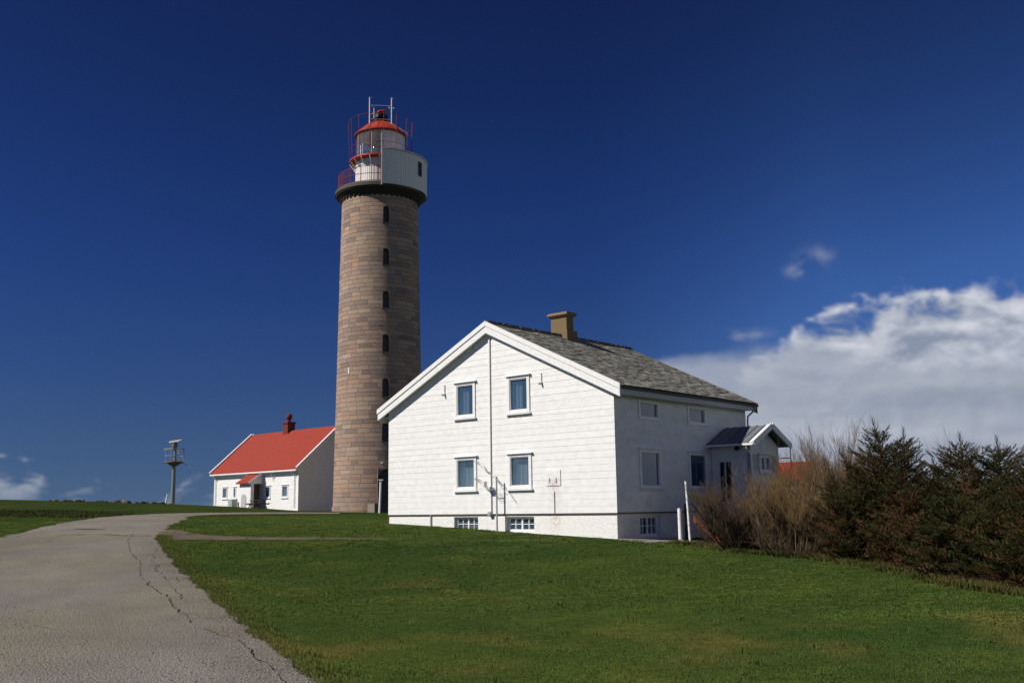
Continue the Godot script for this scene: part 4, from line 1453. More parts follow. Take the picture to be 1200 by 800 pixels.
func shield_board(a0: float, a1: float, y0: float, y1: float) -> MB:
	var mb := MB.new()
	var q := [[0.0, .0], [.30, .0], [.42, .022], [.88, .022], [1.0, .0]]
	for i in 4:
		var b0 := lerpf(a0, a1, q[i][0])
		var b1 := lerpf(a0, a1, q[i + 1][0])
		var r0: float = 4.0 + q[i][1]
		var r1: float = 4.0 + q[i + 1][1]
		mb.quad(Vector3(sin(b0) * r0, y0, cos(b0) * r0), Vector3(sin(b1) * r1, y0, cos(b1) * r1), Vector3(sin(b1) * r1, y1, cos(b1) * r1), Vector3(sin(b0) * r0, y1, cos(b0) * r0))
		mb.quad(Vector3(sin(b1) * (r1 - .03), y0, cos(b1) * (r1 - .03)), Vector3(sin(b0) * (r0 - .03), y0, cos(b0) * (r0 - .03)), Vector3(sin(b0) * (r0 - .03), y1, cos(b0) * (r0 - .03)), Vector3(sin(b1) * (r1 - .03), y1, cos(b1) * (r1 - .03)))
	return mb

# ---------------------------------------------------------------- the red-roofed cottage
func make_cottage():
	var H := thing("cottage", "low white cottage with bright red roof left of the lighthouse", "house", COTTAGE, -44.712)
	var b := EYE
	var L := 14.45
	var W := 8.207
	var front := Transform3D.IDENTITY
	var side := Transform3D(Basis(Vector3.UP, PI / 2), Vector3.ZERO)
	var ov := .22
	var oe := .36
	var ry := func(z: float) -> float: return 7.548 + b - absf(z + W / 2) * (7.548 - 3.621) / (W / 2 + oe)
	var wins := [Rect2(-12.92, 1.22 + b, .92, 1.06), Rect2(-10.92, 1.22 + b, .52, 1.06), Rect2(-5.43, 1.18 + b, .96, 1.06), Rect2(-2.63, 1.16 + b, .98, 1.08)]
	var knee: float = ry.call(0.0) - .16
	backing(H, front, [-.3 + b, knee], func(_y): return [-L, 0], wins, M.inside, "wall", .15)
	clad(H, front, -.35 + b, knee, .32, func(_y): return [-L, 0], wins, [M.cottage_white], 0.0, 61)
	# gable end, plain render
	var gm := MB.new(); gm.T = side
	var gx := func(y: float) -> Array:
		var top: float = ry.call(-W / 2) - .16
		var half := minf(W / 2, (top - y) / ((7.548 - 3.621) / (W / 2 + oe)))
		return [W / 2 - half, W / 2 + half]
	for sgn in [1, -1]:
		gm.T = side if sgn > 0 else Transform3D(Basis(Vector3.UP, PI / 2), Vector3(-L + .2, 0, 0))
		for p in pieces([-.5 + b, knee, ry.call(-W / 2) - .165], gx, []):
			gm.hexa([Vector3(p[0], p[4], -.18), Vector3(p[1], p[4], -.18), Vector3(p[3], p[5], -.18), Vector3(p[2], p[5], -.18)], [Vector3(p[0], p[4], .02), Vector3(p[1], p[4], .02), Vector3(p[3], p[5], .02), Vector3(p[2], p[5], .02)])
	gm.T = Transform3D.IDENTITY
	gm.box(-L, 0, -.3 + b, knee, -W, -W + .15)
	put(gm, "gable_wall", M.cottage_white, H)
	for x in [-L - .01, -.16]:
		var cb := MB.new()
		cb.box(x, x + .17, -.3 + b, knee - .05, .0, .04)
		put(cb, "corner_board", M.cottage_white, H)
	for i in 4: window(H, front, wins[i], .08, true, ["left", "full", "", "full"][i], Vector2i.ZERO, M.cottage_white)
	# roof
	var rng := RandomNumberGenerator.new(); rng.seed = 9
	for s in [1, -1]:
		var y0: float = 3.621 + b
		var y1: float = 7.548 + b
		var z0: float = oe if s > 0 else -W - oe
		var zr := -W / 2
		var th := Vector3(0, -.14, 0)
		var A := Vector3(-L - ov, y0, z0)
		var B := Vector3(ov, y0, z0)
		var C := Vector3(ov, y1, zr)
		var D := Vector3(-L - ov, y1, zr)
		var mb := MB.new()
		if s > 0: mb.hexa([A + th, B + th, C + th, D + th], [A, B, C, D])
		else: mb.hexa([D + th, C + th, B + th, A + th], [D, C, B, A])
		var rf := put(mb, "roof", M.red_roof, H)
		if s > 0:                                  # courses of tiles
			var rows := 15
			for r in rows:
				var q := MB.new()
				var P := A.lerp(D, float(r) / rows)
				var Q := A.lerp(D, float(r + 1) / rows)
				var nn := Vector3(0, (zr - z0) * -1, (y1 - y0)).normalized()
				nn = Vector3(0, absf(nn.y), absf(nn.z))
				var Lx := Vector3(L + 2 * ov, 0, 0)
				q.hexa([P, P + Lx, Q + Lx, Q], [P + nn * .018, P + Lx + nn * .018, Q + Lx + nn * .012, Q + nn * .012])
				put(q, "tile_course", M.red_roof, rf)
		for x in [-L - ov, ov]:
			var vb := MB.new()
			var e: float = -.05 if x < 0 else .05
			vb.bar(Vector3(x + e * .5, y0 - .01, z0 + s * .02), Vector3(x + e * .5, y1 - .01, zr), .20, .30)
			put(vb, "verge_board", M.cottage_white, H)
	var gt := MB.new()
	gt.box(-L - .2, .2, 3.42 + b, 3.54 + b, oe - .02, oe + .1)
	put(gt, "gutter", M.cottage_white, H)
	var fc := MB.new()
	fc.box(-L - .1, .1, 3.36 + b, 3.50 + b, .03, oe - .03)
	put(fc, "soffit", M.cottage_white, H)
	for x in [-L + .35, -8.05, -4.0, -.55]:
		var dp := MB.new()
		dp.tube([Vector3(x, 3.42 + b, oe + .03), Vector3(x, 3.25 + b, oe), Vector3(x, 3.0 + b, .09), Vector3(x, (2.7 if x > -9 and x < -1 else .3) + b, .09)], [.04, .04, .04, .04], 6)
		put(dp, "downpipe", M.cottage_white, H)
	# chimney of red brick with a metal cowl
	var cx := -8.1
	var ch := MB.new()
	ch.box(cx - .42, cx + .42, 6.6 + b, 8.25 + b, -W / 2 - .4, -W / 2 + .4)
	var c := put(ch, "chimney", M.red_brick, H)
	var cc := MB.new()
	cc.box(cx - .5, cx + .5, 8.25 + b, 8.38 + b, -W / 2 - .48, -W / 2 + .48)
	put(cc, "chimney_cap", M.red_brick, c)
	var cw := MB.new()
	cw.T = Transform3D(Basis.IDENTITY, Vector3(cx, 8.38 + b, -W / 2))
	cw.lathe([Vector2(.16, 0), Vector2(.16, .25), Vector2(.27, .35), Vector2(.31, .52), Vector2(.26, .72), Vector2(.12, .82), Vector2(0, .83)], 14)
	put(cw, "cowl", M.red_brick, c)
	var ar := MB.new()
	ar.rod(Vector3(-12.9, 5.2 + b, -W + 1.0), Vector3(-12.9, 7.9 + b, -W + 1.0), .03, 5)
	put(ar, "aerial", M.galv, H)
	# lean-to porch
	var p := Node3D.new(); p.name = "porch"; H.add_child(p)
	var x0 := -7.72
	var x1 := -5.80
	var zf := 1.22
	var pw := MB.new()
	pw.box(x0, x1, -.2 + b, 2.62 + b, zf - .12, zf)
	pw.box(x0, x0 + .12, -.2 + b, 2.75 + b, .03, zf - .121)
	# right wall with the door opening, its upper triangle under the roof
	pw.box(x1 - .12, x1, -.2 + b, 2.45 + b, zf - .32, zf - .121)
	var gp := Transform3D(Basis(Vector3.UP, PI / 2), Vector3(x1, 0, 0))
	pw.T = gp
	pw.prism(PackedVector2Array([Vector2(-zf + .121, 2.45 + b), Vector2(-.03, 2.45 + b), Vector2(-.03, 3.35 + b), Vector2(-zf + .121, 2.65 + b)]), -.12, 0)
	put(pw, "wall", M.cottage_white, p)
	var rf2 := MB.new()
	var ra := Vector3(x0 - .18, 2.55 + b, zf + .32)
	var rb := Vector3(x1 + .16, 2.55 + b, zf + .32)
	var rc := Vector3(x1 + .16, 3.50 + b, .03)
	var rd := Vector3(x0 - .18, 3.50 + b, .03)
	var dn := Vector3(0, -.1, 0)
	rf2.hexa([ra + dn, rb + dn, rc + dn, rd + dn], [ra, rb, rc, rd])
	put(rf2, "roof", M.red_roof, p)
	var vb2 := MB.new()
	vb2.bar(rb + Vector3(.03, -.05, 0), rc + Vector3(.03, -.05, 0), .05, .2)
	put(vb2, "verge_board", M.cottage_white, p)
	var dr := MB.new()
	dr.box(x1 - .6, x1 - .5, .2 + b, 2.4 + b, .05, zf - .32)
	put(dr, "door", M.brown_door, p)
	# flat grey arch shape on the porch front
	var ap := MB.new()
	var pts := PackedVector2Array()
	var ac := -6.92
	pts.append(Vector2(ac - .42, .35 + b)); pts.append(Vector2(ac + .42, .35 + b))
	for k in 11:
		var an := PI * k / 10.0
		pts.append(Vector2(ac + cos(an) * .42, 1.15 + b + sin(an) * .42))
	ap.prism(pts, zf, zf + .04)
	put(ap, "grey_arch", mat(Color(.42, .43, .45), .7), p)

func make_yard():
	var t := Transform3D(Basis(Vector3.UP, deg_to_rad(-44.712)), COTTAGE)
	# picnic table by the cottage
	var q := t * Vector3(-3.95, 0, 1.6)
	var gy := land(q.x, q.z)
	var pt := thing("picnic_table", "brown wooden picnic table standing before the cottage", "table", Vector3(q.x, gy, q.z), -44.712)
	for k in 5:
		var s := MB.new()
		s.box(-.9, .9, .70, .74, -.36 + k * .146, -.36 + k * .146 + .136)
		put(s, "table_plank", M.wood_grey, pt)
	for sz in [-1, 1]:
		for k in 2:
			var s := MB.new()
			var z0: float = sz * .62 - .14 + k * .145
			s.box(-.9, .9, .42, .46, z0, z0 + .135)
			put(s, "bench_plank", M.wood_grey, pt)
	for x in [-.65, .65]:
		for sz in [-1, 1]:
			var s := MB.new()
			s.bar(Vector3(x, -.04, sz * .55), Vector3(x, .70, sz * .2), .05, .10, Vector3.RIGHT)
			put(s, "leg", M.wood_grey, pt)
		var c := MB.new()
		c.box(x + .03, x + .08, .34, .42, -.74, .74)
		put(c, "crossbeam", M.wood_grey, pt)
	# grey bin by the cottage wall
	var bp := t * Vector3(-9.9, 0, .62)
	var bn := thing("waste_bin", "small grey bin standing at the cottage wall", "bin", Vector3(bp.x, land(bp.x, bp.z), bp.z), -44.712)
	var bb := MB.new()
	bb.hexa([Vector3(-.33, -.02, .28), Vector3(.33, -.02, .28), Vector3(.33, -.02, -.28), Vector3(-.33, -.02, -.28)], [Vector3(-.36, .60, .3), Vector3(.36, .60, .3), Vector3(.36, .60, -.3), Vector3(-.36, .60, -.3)])
	put(bb, "body", M.galv, bn)
	var bl := MB.new()
	bl.hexa([Vector3(-.38, .60, .32), Vector3(.38, .60, .32), Vector3(.38, .60, -.32), Vector3(-.38, .60, -.32)], [Vector3(-.34, .66, .28), Vector3(.34, .66, .28), Vector3(.34, .69, -.3), Vector3(-.34, .69, -.3)])
	put(bl, "lid", M.galv, bn)
	# steel mast on the left horizon
	var mp := on_land(-34.2, -102)
	var ms := thing("radio_mast", "grey steel mast with a platform and antennas left of the cottage", "mast", mp)
	ms.scale = Vector3.ONE * 1.13
	var pole := MB.new()
	pole.tube([Vector3(0, -.1, 0), Vector3(0, 2.2, 0), Vector3(0, 3.75, 0)], [.19, .17, .15], 14)
	put(pole, "pole", M.mast, ms)
	var plat := MB.new()
	plat.lathe([Vector2(.21, 3.45), Vector2(.62, 3.70), Vector2(.80, 3.76), Vector2(.80, 3.86), Vector2(0, 3.87)], 12)
	put(plat, "platform", M.rust, ms)
	var upr := MB.new()
	upr.tube([Vector3(.05, 3.8, 0), Vector3(.05, 5.2, 0)], [.12, .10], 10)
	put(upr, "upper_pole", M.mast, ms)
	for k in 8:
		var a := TAU * k / 8.0
		var s := MB.new()
		s.rod(Vector3(cos(a) * .78, 3.82, sin(a) * .78), Vector3(cos(a) * .86, 4.95, sin(a) * .86), .022, 5)
		put(s, "railing_post", M.galv, ms)
	for y in [4.35, 4.95]:
		var s := MB.new()
		ring(s, .84, y, .02, 0, TAU, 24)
		put(s, "rail", M.galv, ms)
	var hd := MB.new()
	hd.tube([Vector3(-.05, 4.95, .1), Vector3(0, 5.3, .1), Vector3(.0, 5.55, 0)], [.20, .26, .22], 10)
	put(hd, "antenna_head", M.gutter, ms)
	var tp := MB.new()
	tp.hexa([Vector3(-.45, 5.5, .3), Vector3(.35, 5.62, .3), Vector3(.35, 5.62, -.3), Vector3(-.45, 5.5, -.3)], [Vector3(-.42, 5.66, .28), Vector3(.75, 5.82, .28), Vector3(.75, 5.82, -.28), Vector3(-.42, 5.66, -.28)])
	put(tp, "radar", M.lantern_white, ms)
	var arm := MB.new()
	arm.bar(Vector3(-1.0, 4.95, 0), Vector3(-.1, 5.05, 0), .06, .14)
	arm.bar(Vector3(.1, 4.98, 0), Vector3(.82, 4.95, 0), .06, .10)
	arm.rod(Vector3(.8, 5.02, 0), Vector3(.82, 4.3, 0), .03, 5)
	arm.rod(Vector3(.6, 3.78, 0), Vector3(1.5, 3.3, 0), .02, 5)
	put(arm, "arm", M.galv, ms)
	var wp := on_land(-34.9, -102)
	var wm := MB.new()
	wm.tube([Vector3(0, -.05, 0), Vector3(.08, .6, 0), Vector3(.16, 1.1, 0)], [.10, .09, .06], 8)
	var wpo := thing("marker_post", "short white leaning post at the foot of the steel mast", "post", wp)
	put(wm, "post", M.trim, wpo)
	# low field wall of dark stones along the left horizon
	var sw := thing("stone_wall", "low broken wall of dark field stones on the left skyline", "wall", on_land(-36, -90))
	var rng := RandomNumberGenerator.new(); rng.seed = 17
	for k in 60:
		var f := k / 59.0
		var x := lerpf(-41.5, -30.8, f)
		if rng.randf() < .18: continue
		var z := -91.5 + sin(x * .7) * .6
		var st := MB.new()
		var r := rng.randf_range(.07, .20) * (1.5 if absf(f - .62) < .08 else 1.0)
		rock(st, r, rng)
		put(st, "stone", M.stone_pale if rng.randf() < .12 else M.stone_dark, sw, Transform3D(Basis.IDENTITY, on_land(x, z, r * .3) - sw.position))

func rock(mb: MB, r: float, rng: RandomNumberGenerator):
	var n := 7
	var rings := []
	for j in 4:
		var row := []
		var ph: float = [-.9, -.25, .45, 1.05][j]
		for k in n:
			var a := TAU * k / n
			var rr := r * rng.randf_range(.8, 1.2)
			row.append(Vector3(cos(a) * cos(ph) * rr * 1.3, sin(ph) * rr * .8, sin(a) * cos(ph) * rr))
		rings.append(row)
	for j in 3:
		for k in n:
			var q := (k + 1) % n
			mb.quad(rings[j][q], rings[j][k], rings[j + 1][k], rings[j + 1][q])
	for k in range(1, n - 1):
		mb.tri(rings[3][0], rings[3][k + 1], rings[3][k])
		mb.tri(rings[0][0], rings[0][k], rings[0][k + 1])

func make_small_things():
	var ht := Transform3D(Basis(Vector3.UP, deg_to_rad(-41.104)), HOUSE)
	# the TV aerial before the gable
	var p := ht * Vector3(-4.78, 0, .25)
	var base := on_land(p.x, p.z)
	var T := thing("tv_antenna", "thin pole with a slanting television aerial before the white gable", "antenna", base, -41.104)
	var top := 1.04 + EYE - base.y
	var mb := MB.new()
	mb.rod(Vector3(0, -.08, 0), Vector3(0, top, 0), .032, 8)
	put(mb, "pole", M.galv, T)
	var bm := MB.new()
	bm.rod(Vector3(-.92, top + .55, .05), Vector3(.05, top - .10, .05), .012, 5)
	bm.rod(Vector3(.05, top - .10, .05), Vector3(.52, top - .62, .05), .012, 5)
	put(bm, "boom", M.galv, T)
	var b2 := MB.new()
	b2.rod(Vector3(-.92, top - .05, .05), Vector3(-.3, top - .45, .05), .012, 5)
	b2.rod(Vector3(-.3, top - .45, .05), Vector3(.02, top - .42, .05), .012, 5)
	put(b2, "boom", M.galv, T)
	for e in [[-.88, .53], [-.80, .47], [-.35, .16], [-.27, .12], [-.90, -.06], [-.82, -.10], [-.75, -.14], [-.3, -.45], [-.2, -.44], [-.12, -.43]]:
		var d := MB.new()
		d.rod(Vector3(e[0], top + e[1], -.12), Vector3(e[0] + .03, top + e[1] + .02, .22), .010, 5)
		put(d, "element", M.galv, T)
	var hs := MB.new()
	hs.box(-.62, -.46, top - .30, top - .15, -.02, .12)
	put(hs, "housing", M.lantern_white, T)
	# white posts at the corner of the house
	var sp := Vector3(5.14, 0, -31.8)
	var a := thing("short_white_post", "short thick white post beside the shaded house wall", "post", on_land(sp.x, sp.z))
	var am := MB.new()
	am.tube([Vector3(0, -.1, 0), Vector3(0, 1.0, 0), Vector3(0, 1.03, 0)], [.066, .066, .04], 12)
	put(am, "post", M.trim, a)
	var lp := Vector3(5.36, 0, -31.4)
	var bpo := thing("tall_white_pole", "tall slim white pole leaning slightly next to the short post", "pole", on_land(lp.x, lp.z))
	var bmm := MB.new()
	bmm.tube([Vector3(.01, -.1, 0), Vector3(-.02, .9, 0), Vector3(-.06, 1.86, 0)], [.042, .040, .036], 10)
	put(bmm, "pole", M.trim, bpo)
	# dark stake and red plank by the bush
	var ds := Vector3(5.62, 0, -33.3)
	var st := thing("dark_stake", "dark wooden stake behind the tall white pole", "stake", on_land(ds.x, ds.z))
	var sm := MB.new()
	sm.box(-.08, .08, -.1, 1.18, -.06, .06)
	put(sm, "stake", M.wood_grey, st)
	var pa := Vector3(5.66, EYE - .42, -32.3)
	var pb := on_land(6.05, -29.4, .03)
	var rp := thing("red_plank", "weathered red plank slanting down into the bush by the white poles", "plank", pb)
	var rm := MB.new()
	rm.bar(pa - pb, Vector3(0, -.03, .05), .05, .20)
	put(rm, "plank", M.red_plank, rp)
	# pale beam lying across the bushes
	var wb := thing("white_beam", "pale beam held level on two stakes among the bare bushes", "beam", on_land(7.1, -29.5))
	var gy := wb.position.y
	var wmm := MB.new()
	wmm.bar(Vector3(-.62, EYE - .04 - gy, 0), Vector3(.92, EYE - .0 - gy, -.3), .09, .07)
	put(wmm, "beam", M.trim, wb)
	for x in [[-.55, 0.0], [.85, -.28]]:
		var s := MB.new()
		s.box(x[0] - .04, x[0] + .04, -.1, EYE - .06 - gy, x[1] - .04, x[1] + .04)
		put(s, "stake", M.wood_grey, wb)
	# white post by the lighthouse
	var tp := thing("white_ground_post", "slim white post with a flat cap at the foot of the lighthouse", "post", on_land(-9.71, -73.6))
	var tm := MB.new()
	tm.tube([Vector3(-.02, -.1, 0), Vector3(.06, 2.32, 0)], [.085, .075], 8)
	put(tm, "post", M.trim, tp)
	var tc := MB.new()
	tc.box(-.10, .22, 2.32, 2.40, -.12, .12)
	put(tc, "cap", M.trim, tp)
	# stone steps at the tower door
	var sd := deg_to_rad(20)
	var sq := TOWER + Vector3(sin(sd) * 5.0, 0, cos(sd) * 5.0)
	var gs := land(sq.x, sq.z)
	var S := thing("stone_steps", "broad stone steps with a pale end block at the lighthouse door", "steps", Vector3(sq.x, gs, sq.z), rad_to_deg(sd))
	for k in 3:
		var s := MB.new()
		s.box(-1.3, 2.0, -.2, .62 - k * .2, .55 + k * .32 - 1.7, .87 + k * .32)
		put(s, "step", M.plinth, S)
	var eb := MB.new()
	eb.box(-1.72, -1.31, -.2, .68, -1.0, 1.55)
	put(eb, "end_block", M.stone_pale, S)
	var wl := MB.new()
	wl.box(-1.30, 2.0, -.2, .66, 1.52, 1.68)
	put(wl, "cheek_wall", M.plinth, S)
	# far outbuilding with red roof behind the bushes
	var ob := thing("red_roofed_shed", "small white shed with a red roof half hidden behind bare bushes", "shed", on_land(14.5, -54), -20.0)
	var oy := ob.position.y
	var ow := MB.new()
	ow.box(-1.3, 1.2, -.3, 1.25 + EYE - oy, -1.5, 1.5)
	put(ow, "wall", M.cottage_white, ob)
	for s in [1, -1]:
		var r := MB.new()
		var y0 := 1.22 + EYE - oy
		var y1 := 2.18 + EYE - oy
		var A := Vector3(-1.5, y0, s * 1.7)
		var B := Vector3(1.4, y0, s * 1.7)
		var C := Vector3(1.4, y1, 0)
		var D := Vector3(-1.5, y1, 0)
		var dn := Vector3(0, -.08, 0)
		if s > 0: r.hexa([A + dn, B + dn, C + dn, D + dn], [A, B, C, D])
		else: r.hexa([D + dn, C + dn, B + dn, A + dn], [D, C, B, A])
		put(r, "roof", M.red_roof, ob)
	# pebbles along the side wall
	var rng := RandomNumberGenerator.new(); rng.seed = 88
	var pm := MB.new()
	rock(pm, .03, rng)
	var mm := MultiMesh.new()
	mm.transform_format = MultiMesh.TRANSFORM_3D; mm.use_colors = true; mm.mesh = pm.mesh()
	mm.instance_count = 7000
	for i in 7000:
		var lx := 0.0
		var lz := -1.0
		for tries in 12:
			lx = rng.randf_range(.02, 2.3); lz = rng.randf_range(-3.5, .9)
			if in_gravel(Vector2(lx, lz)): break
		var w := ht * Vector3(lx, 0, lz)
		var s := rng.randf_range(.5, 1.4)
		mm.set_instance_transform(i, Transform3D(Basis(Vector3.UP, rng.randf() * TAU).scaled(Vector3(s, s * .7, s)), on_land(w.x, w.z, .008)))
		var v := rng.randf_range(.12, .30)
		mm.set_instance_color(i, Color(v, v * .93, v * .84))
	var gi := MultiMeshInstance3D.new()
	gi.name = "gravel"; gi.multimesh = mm; gi.material_override = M.pebble_v
	add_child(gi)
	tag(gi, "strip of grey pebbles along the shaded house wall", "gravel", "", "stuff")
	# stones at the edge of the bushes
	var spots := [[5.75, -29.2, .11, "pale round stone at the end of the red plank"], [4.95, -30.6, .13, "pale stone in the grass below the white poles"], [5.35, -30.6, .10, "small pale stone right of the stone below the white poles"], [8.55, -20.1, .10, "pale stone at the grass edge under the front spruces"], [7.3, -24.9, .08, "pale stone at the grass edge below the willow"]]
	for sp2 in spots:
		var s := thing("field_stone", sp2[3], "stone", on_land(sp2[0], sp2[1], .0), 0.0, "loose stones along the bushes")
		var rk := MB.new()
		rock(rk, sp2[2], rng)
		put(rk, "stone", M.stone_pale, s)

# ---------------------------------------------------------------- plants
func twig_mesh(sd: int) -> ArrayMesh:
	# a spruce shoot along +y, .2 m long, with stiff needles all round
	var mb := MB.new()
	var rng := RandomNumberGenerator.new(); rng.seed = sd
	mb.col = Color(.9, .6, .4)
	mb.tube([Vector3.ZERO, Vector3(0, .2, 0)], [.004, .002], 3, false)
	for i in 64:
		var y := .2 * (i + .5) / 64.0
		var a := i * 2.399 + rng.randf() * .5
		var d := Vector3(cos(a), 0, sin(a))
		var L := rng.randf_range(.022, .034) * (1.0 - .35 * y / .2)
		var tip := Vector3(0, y + L * .75, 0) + d * L
		var s := Vector3(-d.z, .1, d.x) * .0038
		var sh := rng.randf_range(.75, 1.2)
		mb.col = Color(sh, sh, sh)
		var p := Vector3(0, y, 0) + d * .002
		mb.tri(p - s, p + s, tip)
	return mb.mesh()

func spruce(label: String, x: float, z: float, H: float, R: float, lean: Vector3, dead: float, sd: int, tm: ArrayMesh, bushy := 1.0):
	var rng := RandomNumberGenerator.new(); rng.seed = sd
	var base := on_land(x, z)
	var T := thing("spruce_tree", label, "tree", base, 0.0, "spruces beside the house")
	var axis := func(t: float) -> Vector3: return Vector3(0, -.1 + t * (H + .1), 0) + lean * t * t + Vector3(sin(t * 5 + sd), 0, cos(t * 4 + sd)) * .04 * t
	var tk := MB.new()
	var pts := []
	var rr := []
	for k in 12:
		pts.append(axis.call(k / 11.0)); rr.append(lerpf(.018 * H + .015, .004, k / 11.0))
	tk.tube(pts, rr, 7)
	put(tk, "trunk", M.bark, T)
	var lm := MB.new()
	lm.col = Color(.06, .043, .03)
	var tr := []
	var cs := []
	var whorls := int(H / .125)
	for wI in whorls:
		var t := lerpf(.04, .90, (wI + rng.randf_range(-.3, .3)) / whorls)
		var n := 6 if t < .8 else 4
		var a0 := rng.randf() * TAU
		for k in n:
			var a := a0 + TAU * k / n + rng.randf_range(-.35, .35)
			var L := R * (minf(pow(maxf(0, 1 - t / .92), .9) * 1.2, .92) + .07) * rng.randf_range(.6, 1.1) * (1.0 + .55 * patch_noise.get_noise_3d(cos(a) * 14 + sd * 9, t * 34, sin(a) * 14))
			if t < .15: L *= .85
			var out := Vector3(cos(a), 0, sin(a))
			out = (out + Vector3(lean.x, 0, lean.z) * .35).normalized() if lean.length() > .05 else out
			var rise := lerpf(.12, .75, t) + rng.randf_range(-.12, .15)
			var p0: Vector3 = axis.call(t)
			var p1 := p0 + out * L * .5 + Vector3.UP * L * (rise * .35)
			var p2 := p0 + out * L + Vector3.UP * L * (rise * .8 + .08)
			lm.tube([p0, p1, p2], [.007 + L * .010, .005 + L * .005, .003], 3, false)
			var isdead := rng.randf() < dead * .35 * (1.0 - t)
			var steps := maxi(2, int(L / .045 * bushy))
			for s in steps:
				var f := lerpf(.16, 1.0, (s + rng.randf()) / steps)
				var q := p0.lerp(p1, f * 2) if f < .5 else p1.lerp(p2, f * 2 - 1)
				var dirb := (p2 - p0).normalized()
				var sidev := dirb.cross(Vector3.UP).normalized() * (1.0 if s % 2 == 0 else -1.0)
				var sl := (1.0 - f) * L * .42 + .08
				var cnt := maxi(1, int(sl / .11))
				for c in cnt:
					var d := (dirb * rng.randf_range(.4, 1.0) + sidev * rng.randf_range(.4, 1.0) + Vector3.UP * rng.randf_range(-.2, .5)).normalized()
					var o := q + (sidev * .7 + dirb * .6).normalized() * sl * float(c) / cnt + Vector3.UP * rng.randf_range(-.04, .05)
					var b := Basis(Quaternion(Vector3.UP, d)) * Basis(Vector3.UP, rng.randf() * TAU)
					var sc := rng.randf_range(.6, 1.2)
					tr.append(Transform3D(b.scaled_local(Vector3(sc, sc, sc)), o))
					var wp := base + o
					var brown := isdead or patch_noise.get_noise_3d(wp.x * 14, wp.y * 17, wp.z * 14) + rng.randf_range(-.16, .16) > .36 - dead * .66 + f * .14 + t * .2
					var v := rng.randf_range(.7, 1.3)
					if brown: cs.append(Color(.128, .078, .040) * v)
					else: cs.append(Color(.036, .046, .017).lerp(Color(.092, .080, .030), rng.randf() * .7) * v)
			for e in 2:
				var d := ((p2 - p1).normalized() + Vector3(rng.randf_range(-.3, .3), rng.randf_range(0, .4), rng.randf_range(-.3, .3))).normalized()
				tr.append(Transform3D(Basis(Quaternion(Vector3.UP, d)), p2 - d * .06)); cs.append(Color(.046, .058, .022) * rng.randf_range(.8, 1.4))
	# leading shoot: a bare-looking spire with short whorls
	for k in 26:
		var t := lerpf(.84, 1.0, k / 25.0)
		var a := k * 2.4
		var up := lerpf(.5, 2.5, k / 25.0)
		var d := Vector3(cos(a), up, sin(a)).normalized()
		var sc := lerpf(.95, .55, k / 25.0)
		tr.append(Transform3D(Basis(Quaternion(Vector3.UP, d)).scaled_local(Vector3(sc, sc, sc)), axis.call(t))); cs.append(Color(.040, .050, .021) * rng.randf_range(.8, 1.3))
	put(lm, "limbs", M.twig_v, T)
	var mm := MultiMesh.new()
	mm.transform_format = MultiMesh.TRANSFORM_3D; mm.use_colors = true; mm.mesh = tm
	mm.instance_count = tr.size()
	for i in tr.size():
		mm.set_instance_transform(i, tr[i]); mm.set_instance_color(i, cs[i])
	var o := MultiMeshInstance3D.new()
	o.name = "crown"; o.multimesh = mm; o.material_override = M.needle_v
	o.set_meta("kind", "stuff")
	T.add_child(o)

func shoot(mb: MB, rng: RandomNumberGenerator, p: Vector3, d: Vector3, L: float, r: float, depth: int, up: float, cols: Array):
	# a bare stem that forks into finer ones
	var n := 4 if depth > 0 else 3
	var path := [p]
	var rad := [r]
	var q := p
	var dd := d
	for k in n:
		dd = (dd + Vector3(rng.randf_range(-.22, .22), rng.randf_range(-.1, .1) + up * .13, rng.randf_range(-.22, .22))).normalized()
		q += dd * L / n
		path.append(q); rad.append(lerpf(r, r * .45, float(k + 1) / n))
	var v := rng.randf_range(.75, 1.25)
	mb.col = (cols[mini(depth, cols.size() - 1)] as Color) * v
	mb.tube(path, rad, 3 if depth < 2 else 5, false)
	if depth <= 0: return
	var kids: int = [0, 3, 4, 6, 6][depth]
	for k in kids:
		var f := rng.randf_range(.12, 1.0)
		var idx := f * n
		var i0 := mini(int(idx), n - 1)
		var o: Vector3 = path[i0].lerp(path[i0 + 1], idx - i0)
		var side := Vector3(rng.randf_range(-1, 1), rng.randf_range(-.3, .8), rng.randf_range(-1, 1))
		var nd := (dd * 1.0 + side * .75 + Vector3.UP * up * .5).normalized()
		shoot(mb, rng, o, nd, L * rng.randf_range(.45, .7), maxf(r * .5, .0024), depth - 1, up, cols)

func bare_bush(called: String, label: String, x: float, z: float, stems: int, L: float, spread: float, r: float, depth: int, up: float, cols: Array, sd: int, basew := .2, bend := Vector3.ZERO):
	var rng := RandomNumberGenerator.new(); rng.seed = sd
	var T := thing(called, label, "bush", on_land(x, z), 0.0, "leafless bushes by the porch")
	for k in stems:
		var a := TAU * k / stems + rng.randf_range(-.3, .3)
		var sp := spread * rng.randf_range(.35, 1.1)
		var d := (Vector3(cos(a) * sp, 1, sin(a) * sp) + bend).normalized()
		var mb := MB.new()
		shoot(mb, rng, Vector3(cos(a), 0, sin(a)) * basew * rng.randf() + Vector3(0, -.08, 0), d, L * rng.randf_range(.6, 1.0), r * rng.randf_range(.7, 1.1), depth, up, cols)
		put(mb, "stem", M.twig_v, T)
	return T

